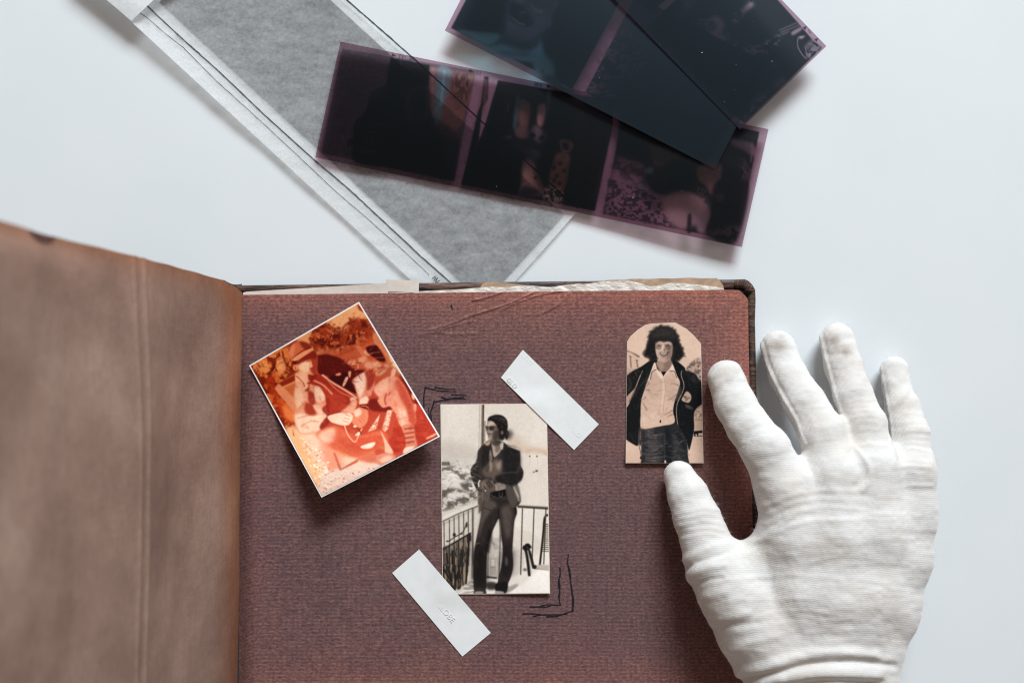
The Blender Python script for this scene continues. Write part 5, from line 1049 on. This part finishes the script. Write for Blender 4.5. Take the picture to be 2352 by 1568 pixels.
def arch(e, zo):
    def fn(s, t):
        u0 = 1440 + e + (1610 - 1440 - 2 * e) * s; a = np.interp(u0, [p[0] for p in AT], [p[1] for p in AT]) + e
        v = a + (1063.5 - e - a) * t; f = (v - 785) / 280.
        u = u0 + (-3 * (1 - s) + 6 * s) * f
        return u, v, page_low(u, v) + .0007 + zo + .0012 * sstep(t, .75, 1)
    return fn
ph = empty('photograph', W(1527, 900, ZP), 'sepia arch-topped photo of a smiling curly-haired man in glasses', 'photograph', 'old photographs on the album page')
sheet('photo_paper', arch(0, -.00012), 160, 20, M['sepia_paper'], ph, .00028)
sheet('printed_picture', arch(.7, 0), 230, 380, M['sepia'], ph, 0, crop(paint_smile(), 1418.3, 723.5, .22705))

# ------------------------------------------------------------------ strips of paper tape with blind-embossed lettering
def tape(corners, zf, label, words):
    c = np.array(corners, float); zf = on_page(c, lambda s, t, u, v: .0004 + .0007 * sstep(u, 975, 1024) * (1 - sstep(u, 1246, 1300)) * sstep(v, 880, 938) * (1 - sstep(v, 1352, 1410))); o = empty('paper_tape', W(*c.mean(0), ZP), label, 'paper tape', 'white paper tapes holding the balcony photograph')
    st = sheet('tape_strip', quad(c, zf), 24, 60, M['tape'], o, .00006)
    for txt, (u, v), ang, size in words:
        cu_ = bpy.data.curves.new('t', 'FONT'); cu_.body = txt; cu_.size = size; cu_.extrude = .000008; cu_.offset = 0
        to = bpy.data.objects.new('t', cu_); COL.objects.link(to); bpy.context.view_layer.update()
        me = bpy.data.meshes.new_from_object(to); bpy.data.objects.remove(to)
        me.materials.clear(); me.materials.append(M['tape'])
        e = bpy.data.objects.new('embossed_lettering', me); COL.objects.link(e); e.parent = o
        s_, t_ = .5, .5
        tz = lambda a, b: float(page_low(a, b) + .0004 + .0007 * sstep(np.array(a), 975, 1024) * (1 - sstep(np.array(a), 1246, 1300)) * sstep(np.array(b), 880, 938) * (1 - sstep(np.array(b), 1352, 1410)))
        z = max(tz(u + k_ * 46, v + k_ * 50) for k_ in (0, .35, .7, 1)) + .00002
        e.location = Vector(W(u, v, z + .00001)) - world_loc(o); e.rotation_euler = (0, 0, R(ang))
    return o
tape([(1150.6, 866.7), (1201, 803), (1375.5, 974), (1318.5, 1033)], lambda s, t: ZP + .0013 + .0002 * np.sin(t * 7) + .0005 * np.exp(-((t - .5) / .15) ** 2), 'white paper tape across the top corner of the balcony photo',
     [('LOBE', (1197, 817), -46, .0033), ('GLO', (1163, 870), -46, .0033), ('GLO', (1309, 985), -46, .0033)])
tape([(900.8, 1315), (962.6, 1261), (1127.4, 1452.5), (1062, 1506.7)], lambda s, t: ZP + .0013 + .0002 * np.sin(t * 6 + 1) + .0005 * np.exp(-((t - .48) / .15) ** 2), 'white paper tape across the bottom corner of the balcony photo', [('GLOBE', (1001, 1387), -49, .0042)])
# ------------------------------------------------------------------ the gloved hand (one continuous surface)
def glove():
    h = .00062; GO, GK = np.array([1435.5, 689.]), .5608
    def J(x, y, z, r):                                   # joint: crop coordinates, height (cm), radius (crop units)
        z /= 100; p = np.array(W(GO[0] + GK * x, GO[1] + GK * y, z)); return p, r * GK * (CAM_H - z) / FPX
    zt = .95                                             # page level (cm)
    fingers = [
        [J(222, 722, zt + .80, 65), J(258, 800, zt + 1.2, 82), J(292, 890, zt + 1.5, 93), J(330, 985, zt + 1.75, 100), J(372, 1090, zt + 1.9, 118)],
        [J(412, 320, zt + .80, 74), J(452, 430, zt + 1.3, 82), J(505, 520, zt + 1.8, 86), J(575, 610, zt + 2.3, 97), J(655, 770, 3.2, 118)],
        [J(628, 196, .80, 72), J(668, 310, 1.35, 76), J(735, 420, 2.1, 84), J(808, 545, 2.8, 94), J(850, 720, 3.3, 112)],
        [J(868, 165, .80, 70), J(895, 270, 1.3, 75), J(935, 390, 2.0, 78), J(985, 510, 2.6, 84), J(1012, 690, 3.2, 104)],
        [J(1103, 287, .70, 57), J(1112, 350, 1.0, 55), J(1138, 440, 1.5, 68), J(1166, 550, 2.1, 78), J(1172, 700, 2.7, 92)]]
    palm = [[J(655, 770, 3.2, 118), J(690, 980, 3.3, 128), J(700, 1200, 3.2, 150), J(700, 1430, 3.0, 160)],
            [J(850, 720, 3.3, 112), J(850, 960, 3.5, 135), J(830, 1200, 3.5, 150), J(790, 1430, 3.2, 165)],
            [J(1012, 690, 3.2, 104), J(1010, 950, 3.3, 130), J(970, 1200, 3.3, 150), J(900, 1430, 3.1, 165)],
            [J(1172, 700, 2.7, 92), J(1162, 870, 2.6, 103), J(1120, 1050, 2.6, 120), J(1050, 1250, 2.6, 142), J(985, 1430, 2.7, 138)],
            [J(372, 1090, zt + 1.9, 118), J(450, 1200, 3.0, 138), J(540, 1340, 3.0, 158), J(620, 1460, 3.0, 158)],
            [J(395, 1085, 2.9, 86), J(520, 1082, 2.9, 80), J(640, 1000, 3.2, 100)]]
    wrist = [[J(618, 1470, 3.0, 150), J(672, 1600, 3.2, 122), J(700, 1800, 3.6, 130), J(710, 2000, 4.0, 140)], [J(780, 1470, 3.0, 180), J(790, 1600, 3.2, 165), J(790, 1800, 3.6, 175), J(790, 2000, 4.0, 180)], [J(958, 1470, 2.9, 140), J(962, 1600, 3.1, 132), J(930, 1800, 3.5, 140), J(900, 2000, 3.9, 150)]]
    allp = np.array([p for ch in fingers + palm + wrist for p, r in ch]); lo = allp.min(0) - .024; hi = allp.max(0) + .024; lo[2] = -.002
    n = np.ceil((hi - lo) / h).astype(int); BIG = .02
    X = [lo[i] + h * np.arange(n[i]) for i in range(3)]
    def smin(a, b, k):
        t = np.clip(.5 + .5 * (b - a) / k, 0, 1); return b + (a - b) * t - k * t * (1 - t)
    def chain(out, ch, k, fz=1.):
        for (a, ra), (b, rb) in zip(ch[:-1], ch[1:]):
            m = max(ra, rb) + .012; l = np.minimum(a, b) - m; u = np.maximum(a, b) + m
            sl = tuple(slice(max(0, int((l[i] - lo[i]) / h)), min(n[i], int((u[i] - lo[i]) / h) + 2)) for i in range(3))
            px, py, pz = X[0][sl[0]][:, None, None] - a[0], X[1][sl[1]][None, :, None] - a[1], X[2][sl[2]][None, None] - a[2]
            d = b - a; t = np.clip((px * d[0] + py * d[1] + pz * d[2]) / (d @ d), 0, 1)
            q = np.sqrt((px - t * d[0]) ** 2 + (py - t * d[1]) ** 2 + ((pz - t * d[2]) * fz) ** 2) - (ra + (rb - ra) * t)
            out[sl] = smin(out[sl], q.astype(np.float32), k)
    P = np.full(n, BIG, np.float32)
    for ch in palm: chain(P, ch, .007)
    for ch in wrist: chain(P, ch, .009)
    for ch in fingers:
        f = np.full(n, BIG, np.float32); chain(f, ch, .0025, 1.22); P = smin(P, f, .0045)
    # rest on the table and on the page: nothing below them
    v = P
    # ---- surface nets
    ins = v < 0; sh = tuple(np.array(v.shape) - 1)
    cor = [(i, j, k) for i in (0, 1) for j in (0, 1) for k in (0, 1)]
    sub = lambda a, c: a[c[0]:c[0] + sh[0], c[1]:c[1] + sh[1], c[2]:c[2] + sh[2]]
    cnt = sum(sub(ins, c).astype(np.int8) for c in cor); act = (cnt > 0) & (cnt < 8); ids = np.argwhere(act)
    idx = np.full(sh, -1, np.int64); idx[act] = np.arange(len(ids))
    acc = np.zeros((len(ids), 3)); num = np.zeros(len(ids))
    val = {c: v[ids[:, 0] + c[0], ids[:, 1] + c[1], ids[:, 2] + c[2]].astype(float) for c in cor}
    for a in cor:
        for ax in range(3):
            if a[ax]: continue
            b = list(a); b[ax] = 1; b = tuple(b); va, vb = val[a], val[b]; m = (va < 0) != (vb < 0)
            t = np.where(m, va / np.where(m, va - vb, 1), 0); p = np.array(a, float)[None] + t[:, None] * (np.array(b) - np.array(a))[None]
            acc += p * m[:, None]; num += m
    V = lo + h * (ids + acc / num[:, None])
    F = []
    for ax in range(3):
        b_, c_ = (ax + 1) % 3, (ax + 2) % 3
        s0 = [slice(1, -1)] * 3; s1 = [slice(1, -1)] * 3; s0[ax] = slice(0, -1); s1[ax] = slice(1, None)
        A, B = ins[tuple(s0)], ins[tuple(s1)]; e = np.argwhere(A != B); 
        if len(e) == 0: continue
        flip = A[tuple(e.T)]; off = np.ones(3, int); off[ax] = 0; e = e + off
        g = lambda db, dc: idx[tuple((e - np.eye(3, dtype=int)[b_] * db - np.eye(3, dtype=int)[c_] * dc).T)]
        Q = np.stack([g(1, 1), g(0, 1), g(0, 0), g(1, 0)], 1); Q[~flip] = Q[~flip][:, ::-1]; F.append(Q)
    F = np.vstack(F); F = F[(F >= 0).all(1)]
    def normals(V):
        a = np.cross(V[F[:, 2]] - V[F[:, 0]], V[F[:, 3]] - V[F[:, 1]]); N = np.zeros_like(V)
        for i in range(4): np.add.at(N, F[:, i], a)
        return N / (np.linalg.norm(N, axis=1)[:, None] + 1e-12)
    def relax(V, it):
        for _ in range(it):
            S = np.zeros_like(V); C = np.zeros(len(V))
            for i in range(4):
                np.add.at(S, F[:, i], V[F[:, (i + 1) % 4]]); np.add.at(C, F[:, i], 1)
            V = .5 * V + .5 * S / C[:, None]
        return V
    V = relax(V, 3)
    # ---- folds, seams and knit wrinkles: a height map drawn over the back of the glove
    c = Canvas(1536, 1800, .5, (128, 128, 128), 21)
    def ridge(pts, w, a, soft=6): c.line(pts, w, (255, 255, 255) if a > 0 else (0, 0, 0), soft, abs(a))
    rg = np.random.default_rng(5)
    # seams
    ridge([(556, 165), (578, 260), (640, 385), (700, 490), (742, 595)], 9, .9, 3); ridge([(570, 165), (592, 258), (652, 380), (712, 486)], 7, -.4, 4)
    ridge([(797, 132), (822, 240), (850, 350), (886, 462)], 9, .9, 3); ridge([(810, 135), (834, 240), (862, 350)], 7, -.35, 4); ridge([(1046, 262), (1064, 370), (1086, 480), (1092, 585)], 8, .8, 3)
    # wrist
    ridge([(440, 1535), (560, 1512), (700, 1462), (850, 1440), (1040, 1452)], (46, 30), 1.0, 12); ridge([(470, 1556), (620, 1530), (760, 1492), (950, 1482), (1115, 1498)], 18, -1., 8); ridge([(510, 1585), (650, 1550), (820, 1528), (1050, 1535)], 40, 1., 12); ridge([(520, 1610), (800, 1565), (1060, 1570)], 22, -.9, 8); ridge([(530, 1640), (800, 1600), (1060, 1610)], 34, .9, 10)
    # thumb root and web
    ridge([(215, 1085), (290, 1040), (360, 1008), (450, 992)], (38, 18), 1., 9); ridge([(240, 1100), (330, 1062), (430, 1030)], 14, -.9, 6); ridge([(236, 1158), (280, 1118), (350, 1092), (420, 1085)], (44, 14), 1., 9); ridge([(270, 1178), (330, 1150), (400, 1140)], 14, -.8, 6); ridge([(280, 1240), (340, 1210), (430, 1190)], 30, .7, 10); ridge([(340, 1330), (420, 1300), (520, 1280)], 34, .8, 10); ridge([(350, 1352), (460, 1330), (560, 1322)], 14, -.6, 7); ridge([(420, 1440), (520, 1400), (640, 1380)], 24, .5, 10)
    for y in (860, 885, 912, 938, 965): ridge([(185, y + 22), (270, y + 2), (340, y - 8), (410, y + 6)], 11, .32, 5)
    for y in (1012, 960, 925, 890): ridge([(580 - (1012 - y) * .1, y - 40), (680, y - 88), (800, y - 112), (960, y - 108)], (20, 8), .55, 8)
    ridge([(500, 990), (570, 975), (620, 930), (690, 880)], 16, .8, 8)
    # knuckles
    ridge([(935, 600), (975, 640), (1002, 690), (998, 740), (962, 786)], (14, 26), 1., 7); ridge([(915, 620), (950, 670), (965, 720), (945, 770)], 20, -.5, 9); ridge([(1092, 590), (1104, 640), (1098, 690)], 20, .7, 8); ridge([(738, 632), (728, 690), (760, 740)], 22, .7, 9); ridge([(770, 480), (780, 560), (770, 620)], 22, .6, 10); ridge([(880, 480), (905, 540), (930, 600)], 14, .5, 7); ridge([(940, 600), (1010, 588), (1090, 596)], 12, .5, 6)
    ridge([(700, 560), (690, 640), (640, 700)], 20, .35, 12)
    for y in range(470, 760, 24): y = y + 6 * rg.normal(); ridge([(1085 + 60 * rg.random(), y + 8), (1165, y - 2 + 4 * rg.normal()), (1262, y + 4)], (5, 12), .18 + .4 * rg.random(), 5)
    for y in range(300, 560, 26): y = y + 7 * rg.normal(); ridge([(850 + 40 * rg.random() + (y - 300) * .25, y + 10), (930 + (y - 300) * .25, y - 4), (990 + (y - 300) * .22, y)], (5, 10), .08 + .26 * rg.random(), 5)
    for y in range(330, 600, 27): y = y + 8 * rg.normal(); ridge([(620 + (y - 300) * .5, y + 14), (700 + (y - 300) * .5, y), (780 + (y - 300) * .4, y - 4)], (10, 5), .04 + .2 * rg.random(), 6)
    for y in range(380, 700, 24): y = y + 8 * rg.normal(); ridge([(345 + (y - 330) * .48, y + 20), (450 + (y - 330) * .48, y - 10), (540 + (y - 330) * .5, y - 30)], (5, 11), .05 + .28 * rg.random(), 6)
    for y in range(700, 1430, 27):
        if y < 840: continue
        x0 = np.interp(y, [840, 1000, 1150, 1400], [600, 520, 330, 440]); x1 = np.interp(y, [840, 1000, 1200, 1430], [1268, 1250, 1210, 1150])
        for _k in range(2):
            a = rg.random() ** 2; xa = x0 + (x1 - x0) * .6 * rg.random(); xb = min(x1, xa + (x1 - x0) * (.25 + .5 * rg.random())); yy = y + 12 * rg.normal()
            ridge([(xa, yy + 6), ((xa + xb) / 2, yy - 10 + 6 * rg.normal()), (xb, yy + 7 * rg.normal())], (6, 14) if rg.random() < .5 else (14, 6), .06 + .30 * a, 6)
    for _ in range(130):
        y = 820 + 640 * rg.random(); x = 450 + 720 * rg.random(); L_ = 60 + 150 * rg.random(); ridge([(x, y), (x + L_ / 2, y - 5 + 8 * rg.normal()), (x + L_, y + 6 * rg.normal())], 9, .17 * rg.random() * (1 if rg.random() < .6 else -1), 5)
    ridge([(800, 960), (880, 940), (960, 945)], 60, -.35, 26); ridge([(660, 1060), (560, 1080)], 40, -.3, 18)
    ridge([(462, 262), (448, 300), (400, 330), (352, 372)], 12, .45, 7); ridge([(440, 250), (470, 290), (478, 330)], 16, .5, 7); ridge([(410, 345), (470, 330)], 18, -.35, 9); ridge([(600, 215), (660, 200), (700, 215)], 14, -.3, 8); ridge([(835, 215), (870, 190), (930, 170)], 12, .35, 6); ridge([(840, 235), (890, 215), (940, 222)], 14, -.4, 7); ridge([(1090, 300), (1120, 330), (1150, 345)], 14, -.4, 8); ridge([(1160, 355), (1130, 400), (1085, 440)], 22, .6, 9); ridge([(1170, 380), (1145, 425), (1100, 465)], 16, -.5, 8); ridge([(190, 700), (240, 720), (280, 760)], 14, -.25, 9); ridge([(235, 690), (262, 760), (270, 830)], 18, .3, 10)
    nz = vnoise(c.H, c.W, (13., 46.), rg, 3) - .5; nb = vnoise(c.H, c.W, 40., rg, 3) - .5
    H = (c.a[..., 0] - 128 / 255.) * 2 * (.00100 + .0007 * sstep(np.arange(c.H)[:, None] / c.k, 1400, 1450)) + nz * .00034 + nb * .0013
    c.a = np.repeat(gblur(H, .6)[..., None], 3, 2)
    N = normals(V); u, w_ = proj(V); cx, cy = (u - GO[0]) / GK, (w_ - GO[1]) / GK
    d = c.sample(cx, cy)[:, 0] * sstep(N[:, 2], -.35, .15)
    V = V + N * d[:, None]
    V = relax(V, 1)
    # soil on the fingertips
    dirt = np.zeros(len(V))
    for x, y, r, a in ((632, 186, 24, .8), (640, 150, 14, .5), (856, 168, 20, 1.), (905, 212, 18, 1.), (870, 200, 34, .5), (985, 330, 20, .3), (1000, 490, 30, .25), (1070, 340, 24, .25), (1160, 420, 40, .2), (430, 300, 30, .15), (820, 1000, 60, .12)):
        dirt = np.maximum(dirt, a * np.exp(-((cx - x) ** 2 + ((cy - y) * 1.25) ** 2) / (2 * r * r)))
    lin = np.clip(dirt * (N[:, 2] > 0), 0, 1)
    return V, F, lin
gh = empty('gloved_hand', W(1900, 1300, 0), 'hand in a white cotton glove resting on the page edge and table', 'gloved hand')
_V, _F, _d = glove()
mesh_obj('glove', _V, _F, M['glove'], gh, True, np.repeat(_d[:, None], 3, 1))

# short cotton lint standing off the glove
def lint():
    rg = np.random.default_rng(77); a = np.cross(_V[_F[:, 2]] - _V[_F[:, 0]], _V[_F[:, 3]] - _V[_F[:, 1]]); n = a / (np.linalg.norm(a, axis=1)[:, None] + 1e-12); cen = _V[_F].mean(1)
    ok = np.nonzero((n[:, 2] > -.15) & (n[:, 2] < .55) & (cen[:, 1] > -.19))[0]; pick = rg.choice(ok, 3600); V, F = [], []
    for i in pick:
        p = cen[i]; d = n[i] + rg.normal(0, .55, 3); d /= np.linalg.norm(d); L_ = .0006 + .0018 * rg.random() ** 2; s = np.cross(d, rg.normal(0, 1, 3)); s = s / np.linalg.norm(s) * .000028; bend = rg.normal(0, .35, 3) * L_
        b = len(V); V += [p - s, p + s, p + d * L_ * .55 + bend * .4 + s * .7, p + d * L_ * .55 + bend * .4 - s * .7, p + d * L_ + bend]; F += [(b, b + 1, b + 2, b + 3), (b + 3, b + 2, b + 4)]
    return V, F
_lv, _lf = lint()
_m = bpy.data.meshes.new('lint'); _off = np.array(world_loc(gh)); _m.from_pydata([tuple(map(float, q - _off)) for q in _lv], [], _lf); _m.materials.append(M['glove'])
_lo = bpy.data.objects.new('lint', _m); COL.objects.link(_lo); _lo.parent = gh; tag(_lo, kind='stuff')
